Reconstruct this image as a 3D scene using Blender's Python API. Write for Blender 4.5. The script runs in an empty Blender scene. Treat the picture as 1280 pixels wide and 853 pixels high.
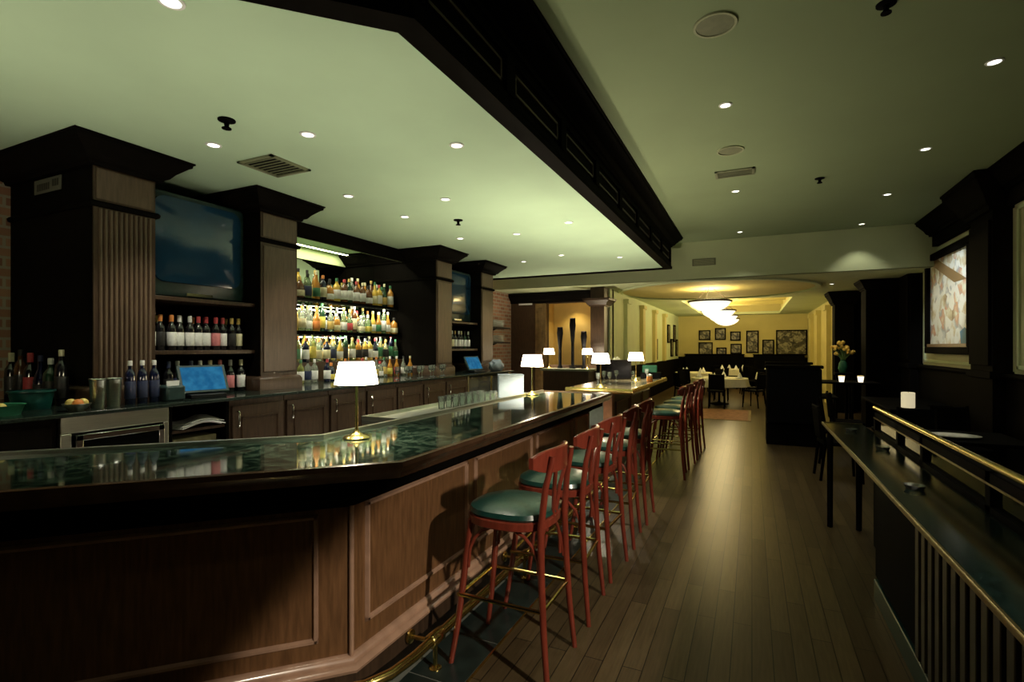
import bpy, bmesh, math, random
from mathutils import Vector, Matrix
random.seed(7)
S = bpy.context.scene
C = S.collection
PI = math.pi
R = math.radians

# ------------------------------------------------------------------ camera, world, exposure
cd = bpy.data.cameras.new('camera')
cd.lens = 18.0; cd.sensor_width = 36.0; cd.shift_y = 0.00586
cd.clip_start = 0.05; cd.clip_end = 100
cam = bpy.data.objects.new('camera', cd); C.objects.link(cam)
cam.location = (0, 0, 1.63); cam.rotation_euler = (R(90), 0, R(25.11))
S.camera = cam
w = bpy.data.worlds.new('world'); S.world = w; w.use_nodes = True
w.node_tree.nodes['Background'].inputs[0].default_value = (0.6, 0.7, 0.5, 1)
w.node_tree.nodes['Background'].inputs[1].default_value = 0.0
S.view_settings.view_transform = 'Standard'; S.view_settings.look = 'None'
S.view_settings.exposure = 0.0; S.view_settings.gamma = 1.0
S.view_settings.use_curve_mapping = False
LAMP_W = 42.0        # shaded bar lamps
SPOT_W = 40.0        # recessed downlights, right-hand ceiling
BARSPOT_W = 20.0     # recessed downlights over the bar
BOWL_W = 42.0        # bowl chandeliers in the dining room
WELL_W = 5.0        # strip light added in the bar well to brighten the ceiling
KEY_W = 540.0        # added unseen spotlight on the near bar front
WARM = (1.0, 0.86, 0.62); NEUT = (1.0, 0.93, 0.74); GOLD = (1.0, 0.78, 0.36)

# ------------------------------------------------------------------ materials
def nodes(name):
    m = bpy.data.materials.new(name); m.use_nodes = True
    return m, m.node_tree, m.node_tree.nodes['Principled BSDF']
def mat(name, col, rough=.5, metal=0.0, coat=0.0, var=0.0, scale=20.0, emit=None, es=0.0, spec=.5, stretch=(1,1,1), bump=0.0):
    m, nt, b = nodes(name)
    b.inputs['Roughness'].default_value = rough; b.inputs['Metallic'].default_value = metal
    b.inputs['Coat Weight'].default_value = coat; b.inputs['Coat Roughness'].default_value = .12
    b.inputs['Specular IOR Level'].default_value = spec
    tc = nt.nodes.new('ShaderNodeTexCoord'); mp = nt.nodes.new('ShaderNodeMapping')
    mp.inputs['Scale'].default_value = stretch
    nz = nt.nodes.new('ShaderNodeTexNoise'); nz.inputs['Scale'].default_value = scale; nz.inputs['Detail'].default_value = 4
    rp = nt.nodes.new('ShaderNodeValToRGB')
    lo = tuple(c*(1-var) for c in col); hi = tuple(min(1, c*(1+var)) for c in col)
    rp.color_ramp.elements[0].color = (*lo, 1); rp.color_ramp.elements[1].color = (*hi, 1)
    rp.color_ramp.elements[0].position = .3; rp.color_ramp.elements[1].position = .7
    L = nt.links.new
    L(tc.outputs['Object'], mp.inputs[0]); L(mp.outputs[0], nz.inputs['Vector']); L(nz.outputs['Fac'], rp.inputs[0]); L(rp.outputs[0], b.inputs['Base Color'])
    if bump:
        bp = nt.nodes.new('ShaderNodeBump'); bp.inputs['Strength'].default_value = bump; bp.inputs['Distance'].default_value = .01
        L(nz.outputs['Fac'], bp.inputs['Height']); L(bp.outputs[0], b.inputs['Normal'])
    if emit:
        b.inputs['Emission Color'].default_value = (*emit, 1); b.inputs['Emission Strength'].default_value = es
    return m
def glass(name, col, rough=.03, alpha_mix=.0):
    # thin coloured glass: transparent tinted + gloss (fast and noise-free)
    m = bpy.data.materials.new(name); m.use_nodes = True; nt = m.node_tree
    nt.nodes.remove(nt.nodes['Principled BSDF']); out = nt.nodes['Material Output']
    t = nt.nodes.new('ShaderNodeBsdfTransparent'); t.inputs[0].default_value = (*col, 1)
    g = nt.nodes.new('ShaderNodeBsdfGlossy'); g.inputs['Roughness'].default_value = rough
    d = nt.nodes.new('ShaderNodeBsdfDiffuse'); d.inputs[0].default_value = (*col, 1)
    fr = nt.nodes.new('ShaderNodeFresnel'); fr.inputs[0].default_value = 1.5
    m0 = nt.nodes.new('ShaderNodeMixShader'); m0.inputs[0].default_value = alpha_mix
    mx = nt.nodes.new('ShaderNodeMixShader'); L = nt.links.new
    L(t.outputs[0], m0.inputs[1]); L(d.outputs[0], m0.inputs[2])
    L(fr.outputs[0], mx.inputs[0]); L(m0.outputs[0], mx.inputs[1]); L(g.outputs[0], mx.inputs[2]); L(mx.outputs[0], out.inputs[0])
    return m
M = {}
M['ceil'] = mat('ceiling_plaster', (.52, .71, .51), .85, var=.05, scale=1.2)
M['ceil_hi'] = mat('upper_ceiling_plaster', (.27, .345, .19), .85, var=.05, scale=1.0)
M['cream'] = mat('cream_plaster', (.60, .53, .22), .8, var=.05, scale=2)
M['cream_lt'] = mat('pale_cream_plaster', (.60, .68, .42), .8, var=.04, scale=2)
M['gold'] = mat('golden_plaster', (.66, .46, .14), .8, var=.08, scale=3)
M['beige'] = mat('beige_panel_paint', (.50, .50, .30), .7, var=.04, scale=3)
M['wood'] = mat('mahogany_panel', (.17, .082, .036), .32, coat=.25, var=.30, scale=9, stretch=(6, 6, .7))
M['wood_dk'] = mat('dark_stained_wood', (.052, .030, .018), .38, spec=.35, var=.30, scale=9, stretch=(6, 6, .7))
M['wood_blk'] = mat('ebony_wood_and_shade', (.0042, .0036, .0030), .65, spec=.012, var=.25, scale=8, stretch=(5, 5, .7))  # shade on column sides and bar apron is put into this colour
M['wood_red'] = mat('red_bentwood', (.21, .036, .020), .28, coat=.5, var=.22, scale=14, stretch=(3, 3, .6))
M['molding'] = mat('mahogany_molding_highlight', (.40, .24, .165), .26, coat=.5, var=.2, scale=9)  # highlights on the moldings are put into this paler colour
M['flute'] = mat('brown_column_wood', (.088, .056, .036), .36, var=.25, scale=9, stretch=(6, 6, .7))
M['nosing'] = mat('dark_bar_nosing_wood', (.085, .045, .024), .25, coat=.3, var=.25, scale=9)
M['leather'] = mat('dark_green_leather', (.010, .050, .040), .32, coat=.25, var=.2, scale=40, bump=.1)
M['brass'] = mat('polished_brass', (.72, .56, .20), .22, metal=1, var=.1, scale=30)
M['dbrass'] = mat('tarnished_brass', (.30, .25, .12), .38, metal=1, var=.2, scale=30)
M['steel'] = mat('brushed_steel', (.58, .60, .52), .32, metal=1, var=.1, scale=6, stretch=(1, 1, 30))
M['chrome'] = mat('chrome', (.8, .82, .8), .12, metal=1)
M['black'] = mat('black_lacquer', (.0035, .0035, .004), .65, spec=.02, var=.2)
M['blackm'] = mat('black_plastic', (.008, .010, .011), .45, spec=.2, var=.2)
M['white'] = mat('white_paint', (.8, .82, .82), .45, var=.03)
M['greywhite'] = mat('pale_grey_plastic', (.20, .25, .30), .5, var=.03)
M['paper'] = mat('white_paper', (.82, .83, .85), .7, var=.04, scale=30)
M['cloth'] = mat('white_tablecloth_linen', (.74, .72, .56), .85, var=.06, scale=25)
M['counter'] = mat('dark_stone_counter', (.014, .022, .018), .13, spec=.35, var=.5, scale=60)
M['ledge'] = mat('black_green_ledge_stone', (.004, .009, .008), .16, spec=.25, var=.5, scale=40)
M['kick'] = mat('kick_board_teal_highlight', (.003, .030, .030), .3, spec=.3)  # teal glossy highlight put into the board's colour
M['tile'] = mat('slate_tile', (.018, .030, .028), .28, var=.35, scale=8)
M['grout'] = mat('grey_grout', (.16, .17, .15), .7)
M['plate'] = mat('white_china', (.8, .82, .76), .15, coat=.4)
M['green'] = mat('green_cloth', (.012, .13, .075), .6, var=.2)
M['teal'] = mat('teal_plastic', (.004, .055, .048), .35, var=.2)
M['yellow'] = mat('yellow_peel', (.62, .50, .14), .45, var=.3, scale=30)
M['orange'] = mat('orange_peel', (.70, .24, .05), .45, var=.2, scale=40)
M['leaf'] = mat('green_leaf', (.06, .16, .04), .5, var=.4, scale=20)
M['petal'] = mat('yellow_petal', (.75, .52, .10), .6, var=.3, scale=20)
M['candle'] = mat('lit_candle_wax', (.8, .72, .5), .5, emit=(1, .86, .55), es=.55)
M['wick'] = mat('lit_lamp_glass', (.8, .75, .6), .5, emit=(1, .88, .66), es=1.6)
M['lens'] = mat('lit_downlight_lens', (.9, .9, .8), .4, emit=(1, .98, .84), es=4)
M['bowl'] = mat('lit_alabaster_bowl', (.9, .85, .7), .4, emit=(1, .93, .70), es=1.35)
M['mirror'] = mat('back_mirror_silver', (.72, .80, .66), .02, metal=1)
M['vent'] = mat('vent_grille_paint', (.20, .22, .13), .6, var=.1)
M['speaker'] = mat('speaker_grille', (.40, .43, .27), .7, var=.1, scale=60)
M['gclear'] = glass('clear_glass', (.86, .92, .88), .03, .10)
M['gpane'] = glass('dark_glass_pane', (.10, .15, .13), .02, .02)
M['gshelf'] = glass('green_glass_shelf', (.45, .62, .52), .03, .15)
M['sign'] = mat('grey_sign_plate', (.12, .125, .10), .5, var=.05)
M['signtext'] = mat('dark_sign_lettering', (.02, .02, .012), .6)
M['screen'] = mat('tv_picture_tube', (.012, .050, .110), .10, coat=.25, var=.2, scale=2)
M['tvcase'] = mat('tv_cabinet_plastic', (.020, .045, .045), .35, var=.2)

def emis_screen():
    m, nt, b = nodes('lit_register_screen')
    tc = nt.nodes.new('ShaderNodeTexCoord'); nz = nt.nodes.new('ShaderNodeTexNoise'); nz.inputs['Scale'].default_value = 14
    rp = nt.nodes.new('ShaderNodeValToRGB'); rp.color_ramp.elements[0].color = (.006, .14, .36, 1); rp.color_ramp.elements[1].color = (.03, .26, .52, 1)
    rp.color_ramp.elements[0].position = .35; rp.color_ramp.elements[1].position = .65
    L = nt.links.new; L(tc.outputs['Object'], nz.inputs['Vector']); L(nz.outputs['Fac'], rp.inputs[0]); L(rp.outputs[0], b.inputs['Emission Color'])
    b.inputs['Emission Strength'].default_value = .55; b.inputs['Base Color'].default_value = (.004, .012, .02, 1); b.inputs['Roughness'].default_value = .15; b.inputs['Specular IOR Level'].default_value = .15
    return m
M['pos'] = emis_screen()
def shade_mat():
    m = bpy.data.materials.new('white_lamp_shade_fabric'); m.use_nodes = True; nt = m.node_tree
    nt.nodes.remove(nt.nodes['Principled BSDF']); out = nt.nodes['Material Output']; L = nt.links.new
    t = nt.nodes.new('ShaderNodeBsdfTransparent'); t.inputs[0].default_value = (1, .95, .84, 1)
    d = nt.nodes.new('ShaderNodeBsdfTranslucent'); d.inputs[0].default_value = (.85, .80, .74, 1)
    e = nt.nodes.new('ShaderNodeEmission'); e.inputs[0].default_value = (1, .90, .86, 1); e.inputs[1].default_value = .85
    m1 = nt.nodes.new('ShaderNodeMixShader'); m1.inputs[0].default_value = .86
    L(t.outputs[0], m1.inputs[1]); L(d.outputs[0], m1.inputs[2])
    a = nt.nodes.new('ShaderNodeAddShader'); L(m1.outputs[0], a.inputs[0]); L(e.outputs[0], a.inputs[1]); L(a.outputs[0], out.inputs[0])
    return m
M['shade'] = shade_mat()
def brick_mat():
    m, nt, b = nodes('red_brick'); L = nt.links.new
    tc = nt.nodes.new('ShaderNodeTexCoord'); sp = nt.nodes.new('ShaderNodeSeparateXYZ'); cb = nt.nodes.new('ShaderNodeCombineXYZ')
    L(tc.outputs['Object'], sp.inputs[0]); L(sp.outputs[1], cb.inputs[0]); L(sp.outputs[2], cb.inputs[1])
    br = nt.nodes.new('ShaderNodeTexBrick'); br.inputs['Scale'].default_value = 1.0
    br.inputs['Brick Width'].default_value = .23; br.inputs['Row Height'].default_value = .085; br.inputs['Mortar Size'].default_value = .012
    br.inputs['Color1'].default_value = (.56, .30, .19, 1); br.inputs['Color2'].default_value = (.34, .16, .10, 1); br.inputs['Mortar'].default_value = (.50, .44, .34, 1)
    L(cb.outputs[0], br.inputs['Vector']); L(br.outputs['Color'], b.inputs['Base Color']); b.inputs['Roughness'].default_value = .8
    bp = nt.nodes.new('ShaderNodeBump'); bp.inputs['Strength'].default_value = .5; bp.inputs['Distance'].default_value = .01
    L(br.outputs['Fac'], bp.inputs['Height']); bp.invert = True; L(bp.outputs[0], b.inputs['Normal'])
    return m
M['brick'] = brick_mat()
def floor_mat():
    m, nt, b = nodes('dark_floor_planks'); L = nt.links.new
    tc = nt.nodes.new('ShaderNodeTexCoord'); mp = nt.nodes.new('ShaderNodeMapping'); mp.inputs['Rotation'].default_value = (0, 0, PI/2)
    L(tc.outputs['Object'], mp.inputs[0])
    br = nt.nodes.new('ShaderNodeTexBrick'); br.inputs['Scale'].default_value = 1; br.offset = .37
    br.inputs['Brick Width'].default_value = 1.1; br.inputs['Row Height'].default_value = .10; br.inputs['Mortar Size'].default_value = .0025
    br.inputs['Color1'].default_value = (.15, .105, .052, 1); br.inputs['Color2'].default_value = (.085, .058, .030, 1); br.inputs['Mortar'].default_value = (.012, .008, .005, 1)
    L(mp.outputs[0], br.inputs['Vector'])
    mp2 = nt.nodes.new('ShaderNodeMapping'); mp2.inputs['Scale'].default_value = (14, .9, 1); L(tc.outputs['Object'], mp2.inputs[0])
    nz = nt.nodes.new('ShaderNodeTexNoise'); nz.inputs['Scale'].default_value = 5; nz.inputs['Detail'].default_value = 5; L(mp2.outputs[0], nz.inputs['Vector'])
    mx = nt.nodes.new('ShaderNodeMix'); mx.data_type = 'RGBA'; mx.blend_type = 'MULTIPLY'; mx.inputs['Factor'].default_value = .6
    L(br.outputs['Color'], mx.inputs['A']); L(nz.outputs['Fac'], mx.inputs['B'])
    gm = nt.nodes.new('ShaderNodeMix'); gm.data_type = 'RGBA'; gm.blend_type = 'ADD'; gm.inputs['Factor'].default_value = 0
    L(mx.outputs['Result'], gm.inputs['A']); L(gm.outputs['Result'], b.inputs['Base Color'])
    b.inputs['Roughness'].default_value = .29; b.inputs['Specular IOR Level'].default_value = .20
    bp = nt.nodes.new('ShaderNodeBump'); bp.inputs['Strength'].default_value = .04; bp.inputs['Distance'].default_value = .01
    L(nz.outputs['Fac'], bp.inputs['Height']); L(bp.outputs[0], b.inputs['Normal'])
    return m
M['floor'] = floor_mat()
def marble_mat():
    m, nt, b = nodes('polished_green_marble'); L = nt.links.new
    tc = nt.nodes.new('ShaderNodeTexCoord')
    nz = nt.nodes.new('ShaderNodeTexNoise'); nz.inputs['Scale'].default_value = 6; nz.inputs['Detail'].default_value = 8; nz.inputs['Distortion'].default_value = 1.5
    rp = nt.nodes.new('ShaderNodeValToRGB')
    e = rp.color_ramp.elements; e[0].color = (.008, .020, .014, 1); e[0].position = .45; e[1].color = (.008, .020, .014, 1); e[1].position = .56
    q = rp.color_ramp.elements.new(.5); q.color = (.06, .10, .07, 1)
    L(tc.outputs['Object'], nz.inputs['Vector']); L(nz.outputs['Fac'], rp.inputs[0]); L(rp.outputs[0], b.inputs['Base Color'])
    b.inputs['Roughness'].default_value = .07; b.inputs['Specular IOR Level'].default_value = .9; b.inputs['Coat Weight'].default_value = .6; b.inputs['Coat Roughness'].default_value = .03
    return m
M['marble'] = marble_mat()
def art_mat(name, seed, scale, stops):
    m, nt, b = nodes(name); L = nt.links.new
    tc = nt.nodes.new('ShaderNodeTexCoord'); mp = nt.nodes.new('ShaderNodeMapping'); mp.inputs['Location'].default_value = (seed, seed*1.7, seed*.3)
    v = nt.nodes.new('ShaderNodeTexVoronoi'); v.inputs['Scale'].default_value = scale
    nz = nt.nodes.new('ShaderNodeTexNoise'); nz.inputs['Scale'].default_value = scale*.7; nz.inputs['Detail'].default_value = 6
    ad = nt.nodes.new('ShaderNodeMix'); ad.data_type = 'RGBA'; ad.inputs['Factor'].default_value = .6
    rp = nt.nodes.new('ShaderNodeValToRGB'); e = rp.color_ramp.elements
    for i, (p, c) in enumerate(stops):
        q = e[i] if i < 2 else e.new(p)
        q.position = p; q.color = (*c, 1)
    L(tc.outputs['Object'], mp.inputs[0]); L(mp.outputs[0], v.inputs['Vector']); L(mp.outputs[0], nz.inputs['Vector'])
    L(v.outputs['Color'], ad.inputs['A']); L(nz.outputs['Fac'], ad.inputs['B']); L(ad.outputs['Result'], rp.inputs[0]); L(rp.outputs[0], b.inputs['Base Color'])
    b.inputs['Roughness'].default_value = .4
    return m
M['art'] = art_mat('large_colourful_print', 3.1, 5.0, [(.28, (.18, .09, .04)), (.38, (.55, .48, .30)), (.45, (.80, .84, .78)), (.53, (.84, .86, .80)), (.59, (.36, .42, .44)), (.66, (.60, .28, .16)), (.74, (.75, .78, .62))])
M['photo'] = art_mat('dark_photograph', 1.3, 9, [(.3, (.02, .02, .012)), (.5, (.10, .09, .05)), (.6, (.35, .33, .22)), (.7, (.05, .045, .03))])

# ------------------------------------------------------------------ mesh helpers
class MB:
    def __init__(s): s.b = bmesh.new()
    def box(s, x0, x1, y0, y1, z0, z1):
        v = [s.b.verts.new(p) for p in [(x0,y0,z0),(x1,y0,z0),(x1,y1,z0),(x0,y1,z0),(x0,y0,z1),(x1,y0,z1),(x1,y1,z1),(x0,y1,z1)]]
        for f in [(0,3,2,1),(4,5,6,7),(0,1,5,4),(1,2,6,5),(2,3,7,6),(3,0,4,7)]: s.b.faces.new([v[i] for i in f])
        return s
    def prism(s, poly, z0, z1):
        a = [s.b.verts.new((x,y,z0)) for x,y in poly]; t = [s.b.verts.new((x,y,z1)) for x,y in poly]; n = len(poly)
        s.b.faces.new(a[::-1]); s.b.faces.new(t)
        for i in range(n): s.b.faces.new([a[i], a[(i+1)%n], t[(i+1)%n], t[i]])
        return s
    def lathe(s, prof, c=(0,0,0), n=20, axis='z', cap=True):
        rings = []
        for r, z in prof:
            rg = []
            for k in range(n):
                a = 2*PI*k/n; p = (r*math.cos(a), r*math.sin(a), z)
                if axis == 'x': p = (p[2], p[0], p[1])
                if axis == 'y': p = (p[0], p[2], p[1])
                rg.append(s.b.verts.new((p[0]+c[0], p[1]+c[1], p[2]+c[2])))
            rings.append(rg)
        for a, t in zip(rings, rings[1:]):
            for k in range(n): s.b.faces.new([a[k], a[(k+1)%n], t[(k+1)%n], t[k]])
        if cap:
            if prof[0][0] > 1e-5: s.b.faces.new(rings[0][::-1])
            if prof[-1][0] > 1e-5: s.b.faces.new(rings[-1])
        return s
    def tube(s, pts, r, n=10, closed=False):
        pts = [Vector(p) for p in pts]; N = len(pts); rad = r if isinstance(r, (list, tuple)) else [r]*N
        rings = []; up = None
        for i in range(N):
            a = pts[(i-1) % N] if (closed or i > 0) else pts[i]; b2 = pts[(i+1) % N] if (closed or i < N-1) else pts[i]
            t = (b2-a).normalized()
            if up is None: up = Vector((0,0,1)) if abs(t.z) < .9 else Vector((1,0,0))
            u = up - t*up.dot(t)
            if u.length < 1e-4: u = Vector((0,1,0)) - t*t.y
            u.normalize(); up = u; v = t.cross(u)
            rings.append([s.b.verts.new(pts[i] + (u*math.cos(2*PI*k/n) + v*math.sin(2*PI*k/n))*rad[i]) for k in range(n)])
        m = N if closed else N-1
        for i in range(m):
            a, t = rings[i], rings[(i+1) % N]
            for k in range(n): s.b.faces.new([a[k], a[(k+1)%n], t[(k+1)%n], t[k]])
        if not closed: s.b.faces.new(rings[0][::-1]); s.b.faces.new(rings[-1])
        return s
    def sweep(s, path, prof, closed=False, caps=True):
        # path: 2-D points; prof: (offset to the LEFT of travel, z); mitred corners; closed profile loop
        P = [Vector((p[0], p[1])) for p in path]; N = len(P); rings = []
        for i in range(N):
            d0 = (P[i]-P[(i-1) % N]).normalized() if (closed or i > 0) else None
            d1 = (P[(i+1) % N]-P[i]).normalized() if (closed or i < N-1) else None
            d0 = d0 or d1; d1 = d1 or d0
            n0 = Vector((-d0.y, d0.x)); n1 = Vector((-d1.y, d1.x)); m = (n0+n1); m = m/(m.dot(n0))
            rings.append([s.b.verts.new((P[i].x+m.x*o, P[i].y+m.y*o, z)) for o, z in prof])
        K = len(prof)
        for i in range(N if closed else N-1):
            a, t = rings[i], rings[(i+1) % N]
            for k in range(K): s.b.faces.new([a[k], t[k], t[(k+1)%K], a[(k+1)%K]])
        if caps and not closed: s.b.faces.new(rings[0]); s.b.faces.new(rings[-1][::-1])
        return s
    def quad(s, *p):
        s.b.faces.new([s.b.verts.new(q) for q in p]); return s
    def xf(s, mtx):
        bmesh.ops.transform(s.b, matrix=mtx, verts=s.b.verts); return s
    def build(s, name, m, parent=None, world=False, smooth=True, bevel=0, cat=None, label=None, group=None, kind=None, loc=None):
        if world and parent is not None: bmesh.ops.translate(s.b, verts=s.b.verts, vec=-Vector(parent_world(parent)))
        bmesh.ops.recalc_face_normals(s.b, faces=s.b.faces)
        me = bpy.data.meshes.new(name); s.b.to_mesh(me); s.b.free(); me.materials.append(m)
        if smooth and len(me.polygons):
            me.polygons.foreach_set('use_smooth', [True]*len(me.polygons)); me.set_sharp_from_angle(angle=R(38))
        o = bpy.data.objects.new(name, me); C.objects.link(o)
        if parent is not None: o.parent = parent
        if loc: o.location = loc
        if bevel:
            b = o.modifiers.new('bevel', 'BEVEL'); b.width = bevel; b.segments = 2; b.limit_method = 'ANGLE'; b.angle_limit = R(40); b.harden_normals = False
        props(o, label, cat, group, kind)
        return o
def parent_world(o):
    v = Vector((0,0,0))
    while o: v += o.location; o = o.parent
    return v
def props(o, label=None, cat=None, group=None, kind=None):
    if label: o['label'] = label
    if cat: o['category'] = cat
    if group: o['group'] = group
    if kind: o['kind'] = kind
    return o
def thing(name, label, cat, loc=(0,0,0), rz=0, group=None):
    o = bpy.data.objects.new(name, None); C.objects.link(o); o.location = loc; o.rotation_euler = (0,0,rz); o.empty_display_size = .05
    return props(o, label, cat, group)
def dup(root, loc, rz=None, label=None, group=None):
    r = root.copy(); C.objects.link(r); r.location = loc
    if rz is not None: r.rotation_euler = (0,0,rz)
    if label: r['label'] = label
    if group: r['group'] = group
    for ch in list(root.children):
        c = ch.copy(); C.objects.link(c); c.parent = r
        for g in list(ch.children):
            d = g.copy(); C.objects.link(d); d.parent = c
    return r
def light(kind, name, parent, loc, e, col, rad=.04, angle=66, blend=.4, rot=None):
    l = bpy.data.lights.new(name, kind); l.energy = e; l.color = col
    if kind in ('POINT', 'SPOT'): l.shadow_soft_size = rad
    if kind == 'SPOT': l.spot_size = R(angle); l.spot_blend = blend
    o = bpy.data.objects.new(name, l); C.objects.link(o); o.parent = parent; o.location = loc
    if rot: o.rotation_euler = rot
    return o
ORD = ['leftmost', 'second from left', 'third from left', 'fourth from left', 'fifth from left', 'sixth from left', 'seventh from left',
       'eighth from left', 'ninth from left', 'tenth from left', 'eleventh from left', 'twelfth from left', 'thirteenth from left', 'fourteenth from left',
       'fifteenth from left', 'sixteenth from left', 'seventeenth from left', 'eighteenth from left', 'nineteenth from left', 'twentieth from left']
def struct(name, mb, m, bevel=0, smooth=False, label=None, parent=None):
    return mb.build(name, m, parent, kind='structure' if parent is None else None, bevel=bevel, smooth=smooth, label=label)

ZB, ZC, ZL = 3.15, 3.75, 3.0          # bar ceiling, main ceiling, dining ceiling

# ------------------------------------------------------------------ the setting
struct('floor', MB().box(-8, 4.5, -2.5, 26, -.12, 0), M['floor'])
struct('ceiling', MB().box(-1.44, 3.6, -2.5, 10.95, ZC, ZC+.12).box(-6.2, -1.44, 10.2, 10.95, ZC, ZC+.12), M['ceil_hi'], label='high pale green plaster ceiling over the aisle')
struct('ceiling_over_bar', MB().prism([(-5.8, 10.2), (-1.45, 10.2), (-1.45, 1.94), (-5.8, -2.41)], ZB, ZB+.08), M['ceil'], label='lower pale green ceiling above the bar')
# dining ceiling with a round dome and a raised tray
def dining_ceiling():
    mb = MB(); cx, cy, r = -.85, 13.25, 2.15; n = 48
    x0, x1, y0, y1 = -6.2, 3.6, 10.9, 15.9
    ring = []; outer = []
    for k in range(n):
        a = 2*PI*(k+.5)/n; dx, dy = math.cos(a), math.sin(a)
        ring.append(mb.b.verts.new((cx+r*dx, cy+r*dy, ZL)))
        t = min(((x1-cx)/dx if dx > 0 else (x0-cx)/dx), ((y1-cy)/dy if dy > 0 else (y0-cy)/dy))
        outer.append(mb.b.verts.new((cx+t*dx, cy+t*dy, ZL)))
    for k in range(n): mb.b.faces.new([ring[k], ring[(k+1)%n], outer[(k+1)%n], outer[k]])
    for (px, py) in [(x0,y0),(x1,y0),(x1,y1),(x0,y1)]:
        k = min(range(n), key=lambda i: (outer[i].co.x-px)**2+(outer[i].co.y-py)**2)
        for kk in (k-1, k):
            a, b = outer[kk % n], outer[(kk+1) % n]
            if abs(a.co.x-b.co.x) > 1e-4 and abs(a.co.y-b.co.y) > 1e-4:
                c = mb.b.verts.new((px, py, ZL)); mb.b.faces.new([a, b, c])
    mb.box(-3.2, -1.9, 15.9, 24.3, ZL, ZL+.1).box(1.0, 2.4, 15.9, 24.3, ZL, ZL+.1).box(-1.9, 1.0, 23.4, 24.3, ZL, ZL+.1)
    return mb
struct('ceiling_dining', dining_ceiling(), M['cream_lt'], label='cream dining room ceiling with a round recess')
struct('ceiling_dome', MB().lathe([(2.15, ZL), (2.15, ZL+.10), (2.0, ZL+.10), (1.95, ZL+.22), (1.5, ZL+.36), (.8, ZL+.44), (.0, ZL+.47)], (-.85, 13.25, 0), 48), M['cream'], smooth=True, label='round ceiling dome')
struct('trim_1', MB().lathe([(2.15, ZL-.035), (2.24, ZL-.035), (2.26, ZL-.005), (2.13, ZL-.005)], (-.85, 13.25, 0), 48, cap=False), M['cream_lt'], smooth=True, label='round molding around the ceiling dome')
mb = MB()
mb.box(-1.99, -1.94, 15.8, 23.5, ZL+.1, ZL+.48).box(1.04, 1.09, 15.8, 23.5, ZL+.1, ZL+.48).box(-1.94, 1.04, 23.44, 23.49, ZL+.1, ZL+.48).box(-1.94, 1.04, 15.8, 15.85, ZL+.01, ZL+.48).box(-1.99, 1.09, 15.8, 23.5, ZL+.48, ZL+.58)
struct('ceiling_tray', mb, M['cream'], label='raised ceiling tray over the dining tables')
mb = MB()
for y in (17.7, 19.6, 21.5): mb.box(-1.94, 1.04, y-.09, y+.09, ZL+.24, ZL+.479)
for i in range(12): mb.box(-1.94, -1.84, 16.2+.6*i, 16.42+.6*i, ZL+.11, ZL+.42)
struct('trim_2', mb, M['cream'], label='cross beams and ribs in the ceiling tray')
struct('wall_soffit', MB().box(-6.2, 3.6, 10.9, 11.0, ZL, ZC), M['cream_lt'], label='pale soffit where the high ceiling drops to the dining room')
struct('wall_left', MB().box(-5.85, -5.65, -2.5, 12.0, 0, ZC), M['brick'], label='red brick wall behind the back bar')
struct('wall_right', MB().box(2.85, 3.05, -2.5, 26, 0, ZC), M['beige'], label='beige right wall')
struct('wall_dining_left', MB().box(-3.12, -3.0, 11.8, 24.1, 0, ZL), M['cream_lt'], label='cream left wall of the dining room')
struct('wall_dining_right', MB().box(2.06, 2.18, 15.4, 24.1, 0, ZL), M['cream'], label='cream right wall of the dining room')
struct('wall_far', MB().box(-3.2, 3.05, 24.1, 24.3, 0, ZL+.1), M['cream'], label='far cream wall hung with framed pictures')
# low dark wainscot of the dining room
struct('trim_3', MB().box(-3.0, -2.96, 11.9, 24.06, 0, 1.12).box(-3.0, 2.06, 24.04, 24.1, 0, 1.2), M['wood_blk'], label='dark dining room wainscot')
# pilasters of the dining left wall
for i, y in enumerate((13.2, 15.3, 17.4, 19.5)):
    struct('pilaster_strip', MB().box(-3.0, -2.90, y, y+.34, 1.12, 2.75).box(-3.0, -2.86, y-.05, y+.39, 2.75, 2.86), M['cream_lt'] if i < 1 else M['cream'], label='cream pilaster on the dining room left wall, ' + ['nearest', 'second', 'third', 'farthest'][i])
for y in (17.2, 19.6, 21.8):
    struct('pilaster_strip', MB().box(1.94, 2.06, y, y+.45, 0, 2.7).box(1.90, 2.06, y-.05, y+.5, 2.7, 2.84), M['cream'], label='cream pilaster on the dining room right wall, ' + ('nearest' if y < 18 else 'middle' if y < 20 else 'farthest'))
# panelled wall with golden niche between the bar and the dining room
mb = MB(); mb.box(-5.85, -4.66, 12.0, 12.15, 0, ZL).box(-3.45, -3.0, 12.0, 12.15, 0, ZL).box(-4.66, -3.45, 12.0, 12.15, 2.72, ZL).box(-4.66, -3.45, 12.0, 12.15, 0, 1.02)
struct('wall_back_panelled', mb, M['wood_dk'], label='dark panelled wall with a golden niche')
mb = MB(); mb.box(-4.80, -3.36, 12.62, 12.72, .9, 2.85).box(-4.80, -4.70, 12.15, 12.62, .9, 2.85).box(-3.42, -3.32, 12.15, 12.62, .9, 2.85).box(-4.8, -3.3, 12.15, 12.72, 2.75, 2.85)
struct('wall_niche', mb, M['gold'], label='golden plaster niche')
struct('trim_4', MB().box(-4.95, -4.66, 11.93, 12.0, 0, 2.72).box(-4.86, -4.75, 11.91, 11.93, .4, 2.6), mat('tan_wood_pilaster', (.16, .10, .04), .4, var=.25, scale=9), bevel=.006, label='tan wood pilaster beside the niche')
struct('trim_5', MB().sweep([(-3.3, 12.0), (-5.65, 12.0)], [(0, 2.74), (.03, 2.74), (.05, 2.80), (.16, 2.90), (.18, 2.98), (0, 2.98)]), M['wood_blk'], label='dark crown molding above the panelled wall')

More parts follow.
